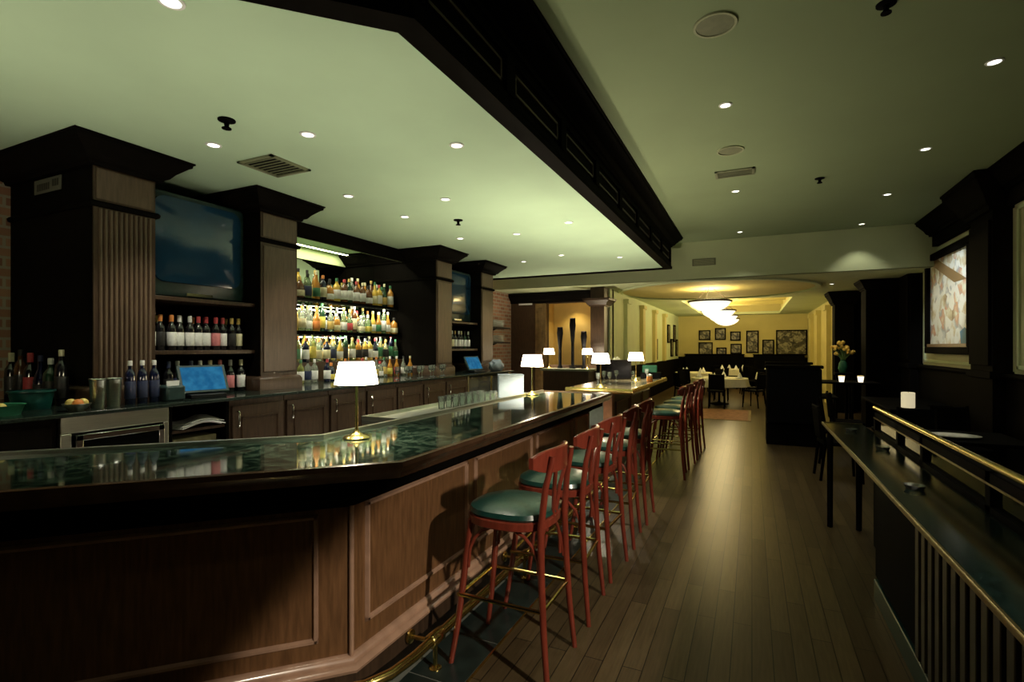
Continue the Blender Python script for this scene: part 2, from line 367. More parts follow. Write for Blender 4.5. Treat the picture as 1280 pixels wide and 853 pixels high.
# header beam around the bar ceiling
HP = [(-5.8, 10.2), (-1.43, 10.2), (-1.43, 1.94), (-5.8, -2.43)]
hd = struct('trim_6', MB().sweep(HP, [(-.10, ZB-.02), (0, ZB-.02), (0, ZC), (-.10, ZC)]), M['wood_blk'], label='dark header beam around the bar ceiling')
def crown_prof(z0, z1, o): # simple cornice profile
    h = z1-z0
    return [(0, z0), (.18*o, z0), (.22*o, z0+.12*h), (.35*o, z0+.18*h), (.5*o, z0+.40*h), (.82*o, z0+.72*h), (.92*o, z0+.78*h), (.94*o, z0+.90*h), (o, z0+.93*h), (o, z1), (0, z1)]
MB().sweep(HP, crown_prof(ZC-.20, ZC, .22)).build('header_crown', M['wood_blk'], hd)
MB().sweep(HP, [(0, ZB-.02), (.035, ZB-.02), (.04, ZB+.02), (.022, ZB+.05), (.022, ZB+.10), (0, ZB+.11)]).build('header_bottom_molding', M['wood_blk'], hd)
MB().sweep(HP, [(0, ZC-.27), (.02, ZC-.265), (.02, ZC-.20), (0, ZC-.20)]).build('header_top_rail', M['wood_blk'], hd)
mb = MB(); y = 10.2
ys = [10.12 - i*1.02 for i in range(9)]
for y in ys: mb.box(-1.43, -1.40, y-.06, y+.06, ZB+.10, ZC-.26)
mb.build('header_stile', M['wood_blk'], hd)
for i in range(8):
    a, b = ys[i]-.10, ys[i+1]+.10
    mp = MB(); mp.sweep([(0,0),(1,0)], [(0,0),(.001,0),(.001,.001)]) if False else None
    mm = MB()
    z0, z1 = ZB+.15, ZC-.31
    for (p, q, r_, s_) in ((b, a, z0, z0+.018), (b, a, z1-.018, z1), (b, b+.018, z0, z1), (a-.018, a, z0, z1)): mm.box(-1.43, -1.418, p, q, r_, s_)
    mm.build('header_panel_molding', M['wood_dk'], hd)

# right wall: wainscot, pilasters, cornice
struct('trim_7', MB().box(2.79, 2.85, -2.5, 12.6, 0, 1.24).sweep([(2.79, 12.6), (2.79, -2.5)], [(0, 1.24), (-.03, 1.24), (-.05, 1.27), (-.05, 1.30), (0, 1.31), (.06, 1.31), (.06, 1.24)]), M['wood_blk'], label='dark wainscot and chair rail of the right wall')
struct('trim_8', MB().box(2.77, 2.85, -2.5, 12.6, 3.33, ZC).sweep([(2.77, -2.5), (2.77, 12.6)], crown_prof(3.50, ZC, .24)), M['wood_blk'], label='dark cornice along the right wall')
def wall_pilaster(y0, y1, nm):
    mb = MB().box(2.66, 2.85, y0, y1, 0, 3.4).box(2.63, 2.66, y0+.04, y1-.04, 1.4, 3.2)
    mb.box(2.62, 2.85, y0-.04, y1+.04, 1.24, 1.33).box(2.63, 2.85, y0-.03, y1+.03, 0, .16)
    mb.sweep([(2.85, y0-.0), (2.66, y0-.0), (2.66, y1), (2.85, y1)], [(o, z) for o, z in crown_prof(3.30, ZC-.003, .26)])
    return struct(nm, mb, M['wood_blk'], bevel=.005, label='dark wall pilaster with a flared capital, ' + ('nearest' if y0 < 6 else 'near side of the picture' if y0 < 9 else 'far side of the picture'))
wall_pilaster(8.15, 8.85, 'trim_9'); wall_pilaster(11.75, 12.45, 'trim_10'); wall_pilaster(4.5, 5.2, 'trim_11')
# raised frame moldings of the beige panels
def panel_frame(y0, y1, z0, z1, nm):
    mb = MB()
    for a, b, c, d in ((y0, y1, z0, z0+.05), (y0, y1, z1-.05, z1), (y0, y0+.05, z0, z1), (y1-.05, y1, z0, z1)): mb.box(2.825, 2.85, a, b, c, d)
    struct(nm, mb, M['cream_lt'], bevel=.006, label='pale panel molding on the right wall, ' + ('around the picture' if y0 > 8 else 'nearer than the picture'))
panel_frame(8.98, 11.62, 1.36, 3.30, 'trim_12'); panel_frame(5.35, 8.0, 1.36, 3.30, 'trim_13')
# dark piers closing the room on the right
struct('trim_14', MB().box(2.1, 2.85, 12.5, 13.0, 0, 2.86).sweep([(2.85, 12.5), (2.1, 12.5), (2.1, 13.0), (2.85, 13.0)], crown_prof(2.80, ZL-.003, .12)).box(2.85, 2.86, 12.5, 13.0, 0, 2.86), M['wood_blk'], label='black pier at the end of the right wall')
struct('trim_15', MB().box(1.86, 2.26, 14.9, 15.35, 0, 2.68).sweep([(1.86, 15.35), (1.86, 14.9), (2.26, 14.9), (2.26, 15.35)], [(-o, z) for o, z in crown_prof(2.68, ZL-.003, .16)], closed=True), M['wood_blk'], label='black column at the dining room entrance')
struct('wall_side_right', MB().box(2.85, 3.0, 12.45, 15.6, 0, ZL), M['wood_blk'], label='dark side wall beyond the right pier')
# dark column between niche and dining room
struct('trim_16', MB().box(-3.36, -3.04, 11.42, 11.8, 0, 2.56).sweep([(-3.36, 11.42), (-3.04, 11.42), (-3.04, 11.8), (-3.36, 11.8)], [(-o, z) for o, z in crown_prof(2.56, 2.74, .16)], closed=True).box(-3.36, -3.04, 11.42, 11.8, 2.74, ZL), M['wood_dk'], label='dark wood column with a flared capital')

# ------------------------------------------------------------------ bar counter
bar = thing('bar_counter', 'long panelled mahogany bar with dark polished marble top turning at an angle', 'bar', (-1.66, 1.81, 0))
OUT = [(-1.45, 5.72), (-1.45, 1.90), (-4.55, -1.20)]
INN = [(-5.13, -.62), (-2.27, 2.24), (-2.27, 5.72)]
MB().prism([(-1.475, 5.70), (-1.475, 1.91), (-4.55, -1.165), (-5.11, -.605), (-2.25, 2.255), (-2.25, 5.70)], 1.045, 1.10).build('countertop', M['marble'], bar, True, bevel=.004)
NP = [(-4.55, -1.20), (-1.45, 1.90), (-1.45, 5.74), (-2.30, 5.74)]
MB().sweep(NP, [(.03, 1.09), (.028, 1.103), (.01, 1.110), (-.012, 1.107), (-.016, 1.085), (-.006, 1.07), (.0, 1.055), (.012, 1.03), (.05, 1.02), (.05, 1.05), (.03, 1.05)][::-1]).build('bar_nosing', M['nosing'], bar, True)
MB().sweep([(-5.13, -.62), (-2.27, 2.24), (-2.27, 5.72)], [(0, 1.05), (.02, 1.05), (.02, 1.118), (-.012, 1.118), (-.012, 1.10), (0, 1.10)]).build('steel_back_edge', M['steel'], bar, True)
# carcass, open behind
FACE = [(-4.62, -1.15), (-1.66, 1.81), (-1.66, 5.60), (-2.20, 5.60)]
MB().sweep(FACE, [(0, 0), (.10, 0), (.10, 1.04), (0, 1.04)]).build('front_panel', M['wood'], bar, True)
MB().prism([(-1.52, 5.64), (-1.52, 1.87), (-4.58, -1.19), (-4.75, -1.02), (-1.76, 1.97), (-1.76, 5.64)], .965, 1.045).build('apron', M['wood_blk'], bar, True, bevel=.006)  # coloured black in place of the shadow beneath the nosing
MB().sweep(FACE, [(0, .90), (-.02, .91), (-.03, .94), (-.06, .955), (-.06, .967), (0, .967)]).build('cornice_molding', M['wood_blk'], bar, True)  # blackened too, as the nosing's shadow covers it
MB().sweep(FACE, [(.0, 0), (-.045, 0), (-.045, .165), (0, .165)]).build('base_board', M['wood_dk'], bar, True)
MB().sweep(FACE, [(.0, .165), (-.052, .165), (-.055, .178), (-.045, .19), (-.03, .196), (-.026, .215), (-.012, .228), (0, .23)]).build('base_molding', M['molding'], bar, True)
def face_frame(mb, o, d, n, s0, s1, z0, z1, w=.028, t=.016):
    # raised picture-frame molding on a vertical face: origin o, unit direction d, outward normal n
    o = Vector(o); d = Vector(d); n = Vector(n)
    def bar_(a0, a1, b0, b1):
        vs = []
        for a, b, k in ((a0,b0,0),(a1,b0,0),(a1,b1,0),(a0,b1,0),(a0+.3*w,b0+.3*w,1),(a1-.3*w,b0+.3*w,1),(a1-.3*w,b1-.3*w,1),(a0+.3*w,b1-.3*w,1)):
            p = o + d*a + n*(t*k - .002*(1-k)); vs.append(mb.b.verts.new((p.x, p.y, b)))
        for f in [(0,3,2,1),(4,5,6,7),(0,1,5,4),(1,2,6,5),(2,3,7,6),(3,0,4,7)]: mb.b.faces.new([vs[i] for i in f])
    bar_(s0, s1, z0, z0+w); bar_(s0, s1, z1-w, z1); bar_(s0, s0+w, z0, z1); bar_(s1-w, s1, z0, z1)
for a, b in ((1.90, 2.86), (2.955, 3.93), (4.03, 4.99), (5.09, 5.54)):
    mb = MB(); face_frame(mb, (-1.66, 0), (0, 1), (1, 0), a, b, .325, .90); mb.build('panel_molding', M['molding'], bar, True)
q = math.sqrt(.5)
for a, b in ((.14, 1.75), (1.9, 3.4)):
    mb = MB(); face_frame(mb, (-1.66, 1.81), (-q, -q), (q, -q), a, b, .30, .88); mb.build('panel_molding', M['molding'], bar, True)
MB().tube([(-1.655, 1.805, .22), (-1.655, 1.805, .96)], .012).build('corner_bead', M['molding'], bar, True)

# foot rail with brackets
fr = thing('foot_rail', 'brass foot rail running low along the front of the near bar', 'foot rail', (-1.42, 1.5, 0))
MB().tube([(-2.9, .36, .16), (-1.52, 1.74, .16), (-1.468, 1.85, .16), (-1.45, 2.0, .16), (-1.45, 5.6, .16)], .024, 12).build('rail_tube', M['brass'], fr, True)
for y in (2.18, 3.3, 4.42, 5.5):
    MB().lathe([(.031, -.05), (.035, -.045), (.035, .045), (.031, .05)], (-1.45, y, .16), 14, 'y').build('rail_sleeve', M['brass'], fr, True)
    MB().tube([(-1.60, y, .13), (-1.52, y, .135), (-1.47, y, .15)], .011, 8).lathe([(.035, 0), (.035, .01), (.012, .02)], (-1.606, y, .13), 14, 'x').build('rail_bracket', M['brass'], fr, True)
    MB().tube([(-1.45, y, .14), (-1.45, y, .012)], .012, 8).lathe([(.032, 0), (.032, .008), (.014, .018)], (-1.45, y, .002), 14).build('rail_foot', M['brass'], fr, True)

# slate tile strip on the floor along the bar
mb = MB(); y = 1.3
ts = thing('tile_strip', 'strip of dark slate tiles with a brass edge along the foot of the bar', 'floor tiles', (-1.43, 3.0, 0))
while y < 9.3:
    mb.box(-1.55, -1.262, y+.004, y+.40-.004, 0, .006); y += .40
mb.build('slate_tile', M['tile'], ts, True)
MB().box(-1.60, -1.256, 1.3, 9.3, 0, .004).build('grout_bed', M['grout'], ts, True)
MB().box(-1.256, -1.246, 1.3, 9.3, 0, .008).build('edge_strip', M['brass'], ts, True)

# second bar section further down
b2 = thing('bar_counter', 'second, farther bar section with pale end panel carrying two shaded lamps', 'bar', (-1.75, 7.6, 0))
MB().box(-2.20, -1.36, 6.36, 9.15, 1.05, 1.10).build('countertop', mat('tan_stone_top', (.11, .095, .055), .15, coat=.4, var=.4, scale=25), b2, True, bevel=.005)
MB().sweep([(-2.2, 6.36), (-1.36, 6.36), (-1.36, 9.15)], [(.0, 1.04), (-.03, 1.045), (-.034, 1.08), (-.02, 1.108), (.0, 1.108)]).build('bar_nosing', M['brass'], b2, True)
MB().box(-2.15, -1.61, 6.46, 9.1, 0, 1.05).build('body', M['wood_dk'], b2, True)
MB().box(-2.10, -1.73, 6.445, 6.46, .2, .96).build('end_panel', mat('grey_end_panel', (.14, .17, .16), .5, var=.1), b2, True, label='grey end panel')
MB().box(-1.72, -1.605, 6.42, 6.54, 0, 1.05).build('corner_post', mat('rosy_wood_post', (.40, .19, .11), .4, var=.15), b2, True, bevel=.006)
for a, b in ((6.62, 7.42), (7.5, 8.3), (8.38, 9.02)):
    mb = MB(); face_frame(mb, (-1.61, 0), (0, 1), (1, 0), a, b, .28, .92); mb.build('panel_molding', M['wood'], b2, True)

# ------------------------------------------------------------------ bar stools
def make_stool():
    t = thing('bar_stool', '', 'bar stool', (0,0,0), 0, 'bentwood bar stools along the bar')
    zs = .775
    # local: +X is the back (towards the aisle)
    prof = []
    def sq(sx, sy, z, n=28, p=2.6):
        return [(sx*math.copysign(abs(math.cos(2*PI*k/n))**(2/p), math.cos(2*PI*k/n)), sy*math.copysign(abs(math.sin(2*PI*k/n))**(2/p), math.sin(2*PI*k/n)), z) for k in range(n)]
    def loft(mb, rings, cap=True):
        rs = [[mb.b.verts.new(p) for p in r] for r in rings]; n = len(rs[0])
        for a, b in zip(rs, rs[1:]):
            for k in range(n): mb.b.faces.new([a[k], a[(k+1)%n], b[(k+1)%n], b[k]])
        mb.b.faces.new(rs[0][::-1]); mb.b.faces.new(rs[-1]); return mb
    loft(MB(), [sq(.222,.215,zs-.045), sq(.23,.222,zs-.04), sq(.23,.222,zs-.005), sq(.222,.215,zs)]).build('seat_ring', M['wood_red'], t)
    loft(MB(), [sq(.215,.208,zs-.004), sq(.228,.220,zs+.012), sq(.22,.212,zs+.034), sq(.17,.165,zs+.052), sq(.09,.09,zs+.06)]).build('seat', M['leather'], t)
    for sy in (-1, 1):
        MB().tube([(-.172, sy*.165, zs-.03), (-.19, sy*.168, .62), (-.215, sy*.178, .40), (-.238, sy*.19, .2), (-.27, sy*.205, 0)], [.016, .0175, .0175, .016, .014], 10).build('front_leg', M['wood_red'], t)
        MB().tube([(.262, sy*.205, 0), (.238, sy*.19, .25), (.222, sy*.18, .5), (.215, sy*.172, .75), (.235, sy*.158, .95), (.262, sy*.142, 1.07), (.266, sy*.138, 1.10)], [.014, .0165, .018, .018, .0165, .0145, .013], 10).build('back_post', M['wood_red'], t)
        MB().tube([(-.185 + (.395)*(.5-.5*math.cos(PI*k/10)), sy*.172, .50 + .235*math.sin(PI*k/10)**.75) for k in range(11)], .0095, 8).build('arch_brace', M['wood_red'], t)
        MB().tube([(-.225, sy*.19, .36), (.232, sy*.19, .36)], .0105, 8).build('foot_ring_bar', M['brass'], t)
    for sx in (-1, 1):
        MB().tube([(sx*.195, -.155 + .31*(.5-.5*math.cos(PI*k/10)), .52 + .215*math.sin(PI*k/10)**.75) for k in range(11)], .0095, 8).build('arch_brace', M['wood_red'], t)
        MB().tube([(sx*.228, -.198, .36), (sx*.228, .198, .36)], .0105, 8).build('foot_ring_bar', M['brass'], t)
    # curved crest rail, thin board bent round the back
    mb = MB(); n = 14; A = []; 
    for k in range(n+1):
        u = -1 + 2*k/n; y = u*.225; x = .262 - .075*u*u; h = .060*(1-.55*abs(u)**4)
        zc = 1.075
        A.append([mb.b.verts.new((x+dx, y, zc+dz)) for dx, dz in ((-.011, -h), (.011, -h), (.011, h*.9), (.004, h), (-.004, h), (-.011, h*.9))])
    for a, b in zip(A, A[1:]):
        for k in range(6): mb.b.faces.new([a[k], a[(k+1)%6], b[(k+1)%6], b[k]])
    mb.b.faces.new(A[0][::-1]); mb.b.faces.new(A[-1]); mb.build('crest_rail', M['wood_red'], t)
    mb = MB(); mb.tube([(.218, -.016, .76), (.236, -.04, .92), (.256, -.075, 1.03)], .011, 8).tube([(.218, .016, .76), (.236, .04, .92), (.256, .075, 1.03)], .011, 8)
    mb.build('back_spindle', M['wood_red'], t)
    return t
ordl = ['nearest the camera', 'second from the camera', 'third from the camera', 'fourth from the camera', 'fifth and farthest']
s0 = None
for i in range(5):
    L_ = 'red bar stool with dark green seat, %s at the near bar' % ordl[i]
    loc = (-1.135, 2.46 + .625*i, 0); rz = R([0, 3, -3, 4, 1][i])
    if s0 is None: s0 = make_stool(); s0['label'] = L_; s0.location = loc
    else: dup(s0, loc, rz, L_)
for i in range(4):
    dup(s0, (-1.02 + .02*i, 6.75 + .62*i, 0), R([4, -5, 2, -3][i]), 'red bar stool at the second bar section, %s' % ['nearest the camera there', 'second there from the camera', 'third there from the camera', 'farthest of all'][i])

# ------------------------------------------------------------------ bar lamps
def make_lamp():
    t = thing('table_lamp', '', 'lamp', (0,0,0), 0, 'shaded brass lamps on the bars')
    MB().lathe([(.075, 0), (.078, .006), (.07, .014), (.045, .022), (.02, .035), (.013, .05)], n=24).build('base', M['brass'], t)
    MB().lathe([(.012, .045), (.009, .06), (.0085, .30), (.012, .305), (.012, .32), (.007, .33), (.007, .37)], n=14).build('stem', M['brass'], t)
    MB().lathe([(.124, .315), (.098, .445)], n=32, cap=False).build('lamp_shade', M['shade'], t)
    return t
lm = make_lamp()
spots = [(-2.08, 2.31, 1.10, 'white shaded brass lamp on the near bar beside the marble corner'), (-2.20, 5.22, 1.10, 'white shaded brass lamp at the far end of the near bar'),
         (-1.79, 6.55, 1.10, 'white shaded lamp on the near end of the second bar section'), (-1.66, 8.15, 1.10, 'white shaded lamp farther along the second bar section'),
         (-3.45, .30, 1.10, 'added shaded lamp on the angled end of the near bar, out of view')]  # last lamp is added out of view to brighten the left ceiling
for i, (x, y, z, L_) in enumerate(spots):
    o = lm if i == 0 else dup(lm, (x, y, z))
    o.location = (x, y, z); o['label'] = L_
    light('POINT', 'bulb', o, (0, 0, .385), LAMP_W*(.36 if i == 4 else .55 if i == 3 else .8 if i == 2 else 1), WARM, .03)

# ------------------------------------------------------------------ back bar: worktop, cabinets, columns
XF = -4.0
MB().box(-5.63, XF, .2, 8.62, 1.172, 1.20).build('back_bar_counter', M['counter'], bevel=.006, label='long dark stone worktop of the back bar', cat='counter')
def cab_door(y0, y1, lab, handle_side=-1):
    t = thing('base_cabinet', lab, 'cabinet', (-4.4, (y0+y1)/2, 0), 0, 'wooden back bar cabinets')
    MB().box(-4.9, -4.07, y0+.004, y1-.004, .1, 1.171).build('body', M['wood_dk'], t, True, bevel=.003)
    MB().box(-4.85, -4.12, y0+.01, y1-.01, 0, .1).build('plinth', M['wood_blk'], t, True)
    d = MB().box(-4.07, -4.045, y0+.02, y1-.02, .14, 1.12).build('door', M['wood_dk'], t, True, bevel=.004)
    mb = MB(); face_frame(mb, (-4.045, 0), (0, 1), (1, 0), y0+.10, y1-.08, .22, 1.02, .02, .012); mb.build('door_molding', M['wood_dk'], d, False).location = (-t.location.x, -t.location.y, 0)
    yh = y0+.05 if handle_side < 0 else y1-.05
    hb = MB().tube([(-4.045, yh, 1.07), (-4.005, yh, 1.07), (-4.0, yh, 1.06), (-4.0, yh, .95), (-4.005, yh, .94), (-4.045, yh, .94)], .008, 8)
    bmesh.ops.translate(hb.b, verts=hb.b.verts, vec=-Vector(t.location)); hb.build('handle', M['chrome'], d)
ycab = [2.95, 3.52, 4.09, 4.66, 5.23, 5.80, 6.37, 7.0]
for i in range(7):
    cab_door(ycab[i], ycab[i+1], 'dark wooden back bar cabinet with chrome handle, ' + ['nearest, beside the open shelf', 'second along from the open shelf', 'third along from the open shelf', 'fourth along from the open shelf', 'fifth along from the open shelf', 'sixth along from the open shelf', 'last, beside the glass fridge'][i])
# bottle cooler, stainless with glass front
t = thing('bottle_cooler', 'stainless steel bottle cooler with glass sliding top under the near back counter', 'cooler', (-4.4, 2.1, 0))
MB().box(-4.9, -4.10, 1.76, 2.44, .06, 1.171).build('body', M['blackm'], t, True)
mb = MB()
for a in ((1.76, 2.44, 1.06, 1.171), (1.76, 2.44, .06, .16), (1.76, 1.82, .16, 1.06), (2.40, 2.44, .16, 1.06)): mb.box(-4.10, -4.05, *a)
mb.build('steel_frame', M['steel'], t, True, bevel=.004)
dd = MB().box(-4.06, -4.045, 1.86, 2.38, .18, 1.02).build('glass_door', M['gpane'], t, True)
mb = MB()
for a in ((1.84, 2.40, 1.005, 1.045), (1.84, 1.88, .16, 1.045), (2.36, 2.40, .16, 1.045)): mb.box(-4.06, -4.035, *a)
mb.build('door_frame', M['chrome'], t, True, bevel=.003)
# open shelf with papers
t = thing('open_shelf_unit', 'open black shelf niche beside the steel cooler', 'shelf unit', (-4.4, 2.7, 0))
MB().box(-4.9, -4.85, 2.45, 2.94, .1, 1.171).box(-4.9, -4.06, 2.45, 2.47, .1, 1.171).box(-4.9, -4.06, 2.92, 2.945, .1, 1.171).box(-4.9, -4.06, 2.47, 2.92, .1, .13).box(-4.9, -4.06, 2.47, 2.92, .1, .13).build('body', M['wood_blk'], t, True)
for z in (.97, .84): MB().box(-4.85, -4.08, 2.47, 2.92, z-.02, z).build('shelf', M['wood_dk'], t, True)
mb = MB()
for i, (dx, dy, r) in enumerate([(0, 0, 3), (.02, .03, -6), (-.01, .05, 9)]):
    b_ = MB()
    bmesh.ops.create_grid(mb.b, x_segments=6, y_segments=6, size=.17, matrix=Matrix.Translation((-4.22+dx, 2.70+dy, 1.0+.012*i)) @ Matrix.Rotation(R(r), 4, 'Z'))
for v in mb.b.verts: v.co.z += .02*math.sin(v.co.y*14+v.co.x*9)
bmesh.ops.solidify(mb.b, geom=mb.b.faces, thickness=.006)
mb.build('paper_stack', M['paper'], label='loose white papers lying on the upper open shelf', cat='papers', smooth=False)
MB().box(-4.5, -4.1, 2.5, 2.86, .842, .90).build('flat_box', mat('olive_box_card', (.14, .13, .06), .7, var=.2), bevel=.006, label='olive flat box on the lower open shelf', cat='box')
# left counter front (dark)
t = thing('base_cabinet', 'black cabinet front at the dark left end of the back bar', 'cabinet', (-4.4, 1.0, 0))
MB().box(-5.6, -4.08, .25, 1.75, .08, 1.171).build('body', M['wood_blk'], t, True, bevel=.004)
for a, b in ((.27, 1.0), (1.02, 1.74)): MB().box(-4.08, -4.06, a+.02, b-.02, .14, 1.12).build('door', M['wood_blk'], t, True, bevel=.004)
# glass fridge beyond cabinets
t = thing('glass_fridge', 'small glass fronted fridge full of bottles at the far end of the back bar', 'fridge', (-4.4, 7.6, 0))
MB().box(-4.9, -4.85, 7.02, 8.55, .05, 1.171).box(-4.9, -4.06, 7.02, 7.06, .05, 1.171).box(-4.9, -4.06, 8.51, 8.55, .05, 1.171).box(-4.9, -4.06, 7.06, 8.51, .05, .12).build('body', M['steel'], t, True)
MB().box(-4.07, -4.06, 7.06, 8.51, .12, 1.13).build('glass_door', M['gclear'], t, True)
MB().box(-4.08, -4.03, 7.74, 7.80, .12, 1.14).build('door_frame', M['chrome'], t, True)
MB().box(-4.85, -4.10, 7.06, 8.51, .80, .82).build('shelf', M['chrome'], t, True)

def column(y0, y1, lab, flutes):
    t = thing('back_bar_column', lab, 'column', (-5.0, (y0+y1)/2, 1.2), 0, 'dark wood columns of the back bar')
    xf = -4.40
    MB().box(-5.62, xf, y0, y1, 1.2, ZB).build('shaft', M['wood_blk'], t, True)  # black stands for the unlit side faces; fronts get browner boards
    fw = MB().box(xf, xf+.012, y0+.004, y1-.004, 1.2, 2.99).build('front_board', M['wood_dk'] if not flutes else M['wood_dk'], t, True)
    if flutes:
        mb = MB(); n = 11
        for k in range(n):
            yc = y0 + .03 + (y1-y0-.06)*(k+.5)/n
            mb.tube([(xf+.012, yc, 1.34), (xf+.012, yc, 2.66)], .0125, 8)
        mb.build('fluting', M['flute'], t, True)
    else:
        mb = MB().box(xf+.012, xf+.022, y0+.03, y1-.03, 1.38, 2.64); mb.build('front_panel', M['flute'], t, True, bevel=.006)
    ring = [(-5.62, y0), (xf+.012, y0), (xf+.012, y1), (-5.62, y1)]
    MB().sweep(ring, [(0, 1.2), (-.035, 1.2), (-.035, 1.30), (-.02, 1.33), (0, 1.34)]).build('base', M['wood_dk'], t, True)
    MB().box(xf+.012, xf+.02, y0+.02, y1-.02, 2.73, 2.96).build('frieze_block', M['flute'], t, True, bevel=.004)
    MB().sweep(ring, [(0, 2.67), (-.02, 2.675), (-.026, 2.70), (-.012, 2.715), (0, 2.715)]).build('astragal', M['wood_blk'], t, True)  # blackened to match the shade on the column sides
    MB().sweep(ring, [(-o, z) for o, z in crown_prof(2.97, ZB-.001, .20)]).build('capital', M['wood_blk'], t, True)
column(2.10, 2.54, 'fluted dark wood back bar column, nearest the camera, left of the big television', True)
column(3.52, 3.97, 'flat panelled back bar column between the big television and the lit liquor shelves', False)
column(6.63, 7.08, 'back bar column at the far side of the lit liquor shelves', False)
column(8.07, 8.53, 'last back bar column, beside the white stacks and brick', False)
bmo = MB().box(-5.0, -4.95, 3.97, 6.63, 2.965, ZB-.002)
bmo.build('beam', M['wood_blk'], label='black beam above the lit liquor shelves', cat='beam', bevel=.005)
MB().box(-5.02, -5.0, 3.98, 6.62, 2.97, ZB-.004).build('lining', M['cream_lt'], bpy.data.objects['beam'], True, label='pale inner lining')
MB().box(-5.63, -5.60, 3.98, 6.62, 1.2, ZB-.002).build('back_mirror', M['mirror'], smooth=False, label='large mirror behind the lit liquor shelves', cat='mirror')
# dark backs of the TV bays
for a, b, L_ in ((2.55, 3.51, 'black back panel of the near television bay'), (7.09, 8.06, 'black back panel of the far television bay')):
    MB().box(-5.62, -5.58, a, b, 1.2, ZB-.002).build('bay_back_panel', M['wood_blk'], label=L_, cat='panel')
for a, b, nm in ((2.545, 3.515, 'near'), (7.085, 8.065, 'far')):
    for z, pos in ((2.06, 'board under the %s television' % nm), (1.60, 'lower wine shelf below the %s television' % nm)):
        MB().box(-5.575, -4.46, a, b, z-.035, z).build('wall_shelf', M['wood_dk'], bevel=.004, label='dark wooden ' + pos, cat='shelf', group='bay shelves')
def tv(y0, y1, z0, z1, lab):
    t = thing('television', lab, 'television', (-4.9, (y0+y1)/2, z0), 0)
    yc, zc = (y0+y1)/2, (z0+z1)/2
    def rr(hw, hh, r, x, dz=0, n=6):
        pts = []
        for cx, cz, a0 in ((hw-r, hh-r, 0), (-hw+r, hh-r, 90), (-hw+r, -hh+r, 180), (hw-r, -hh+r, 270)):
            for k in range(n+1): a = R(a0+90*k/n); pts.append((x, yc+cx+r*math.cos(a), zc+dz+cz+r*math.sin(a)))
        return pts
    hw, hh = (y1-y0)/2, (z1-z0)/2
    def loft(rings):
        mb = MB(); rs = [[mb.b.verts.new(p) for p in r] for r in rings]; n = len(rs[0])
        for a, b in zip(rs, rs[1:]):
            for k in range(n): mb.b.faces.new([a[k], a[(k+1)%n], b[(k+1)%n], b[k]])
        mb.b.faces.new(rs[0]); mb.b.faces.new(rs[-1][::-1]); return mb
    loft([rr(hw*.6, hh*.6, .05, -5.45), rr(hw*.95, hh*.95, .06, -4.95), rr(hw, hh, .05, -4.85), rr(hw, hh, .05, -4.60), rr(hw-.02, hh-.02, .05, -4.58)]).build('case', M['tvcase'], t, True)
    loft([rr(hw-.05, hh-.085, .10, -4.585, .045), rr(hw-.055, hh-.09, .10, -4.565, .045), rr(hw-.14, hh-.17, .09, -4.548, .045), rr(hw-.28, hh-.30, .05, -4.540, .045)]).build('screen', M['screen'], t, True)
    MB().box(-4.58, -4.572, yc-.12, yc+.12, z0+.025, z0+.05).build('control_strip', M['chrome'], t, True)
tv(2.57, 3.49, 2.062, 2.98, 'big old tube television above the near wine shelves')
tv(7.11, 8.04, 2.062, 2.94, 'tube television in the far bay beyond the liquor shelves')

# ------------------------------------------------------------------ bottles
BM = {}
def bmats():
    for n, c in (('black', (.010, .010, .012)), ('green', (.015, .05, .025)), ('amber', (.42, .19, .03)), ('brown', (.10, .04, .015)), ('blue', (.006, .009, .035)), ('gold', (.60, .42, .07)), ('olive', (.16, .18, .05))):
        BM[n] = mat(n + '_bottle_glass', c, .10, coat=.5, spec=.7)
    BM['clear'] = glass('clear_bottle_glass', (.78, .86, .74), .03, .22)
    BM['pale green'] = glass('pale_green_bottle_glass', (.50, .66, .40), .03, .25)
    for n, c in (('white', (.82, .83, .82)), ('cream', (.72, .68, .46)), ('red', (.50, .06, .07)), ('orange', (.62, .22, .05)), ('blue', (.02, .03, .085)), ('gold', (.55, .40, .12)), ('silver', (.6, .62, .6)), ('black', (.015, .015, .015)), ('green', (.04, .18, .08)), ('pink', (.65, .22, .24)), ('yellow', (.72, .60, .12))):
        BM['L' + n] = mat(n + '_bottle_label', c, .5, var=.12, scale=40)
bmats()
SHAPES = {  # radius, height, profile of glass
 'wine': [(.0, 0), (.034, 0), (.037, .005), (.037, .185), (.034, .205), (.020, .228), (.0145, .24), (.0135, .295), (.0155, .297), (.0155, .305), (.0, .305)],
 'spirit': [(.0, 0), (.036, 0), (.041, .006), (.041, .165), (.036, .19), (.018, .215), (.0145, .228), (.0145, .275), (.0, .275)],
 'squat': [(.0, 0), (.044, 0), (.050, .008), (.052, .10), (.044, .15), (.022, .175), (.016, .185), (.016, .225), (.0, .225)],
 'tall': [(.0, 0), (.030, 0), (.033, .005), (.035, .20), (.030, .235), (.016, .26), (.0135, .27), (.0135, .325), (.0, .325)],
 'neck': [(.0, 0), (.034, 0), (.038, .005), (.038, .14), (.032, .165), (.015, .21), (.0125, .29), (.0, .29)],
}
proto = {}
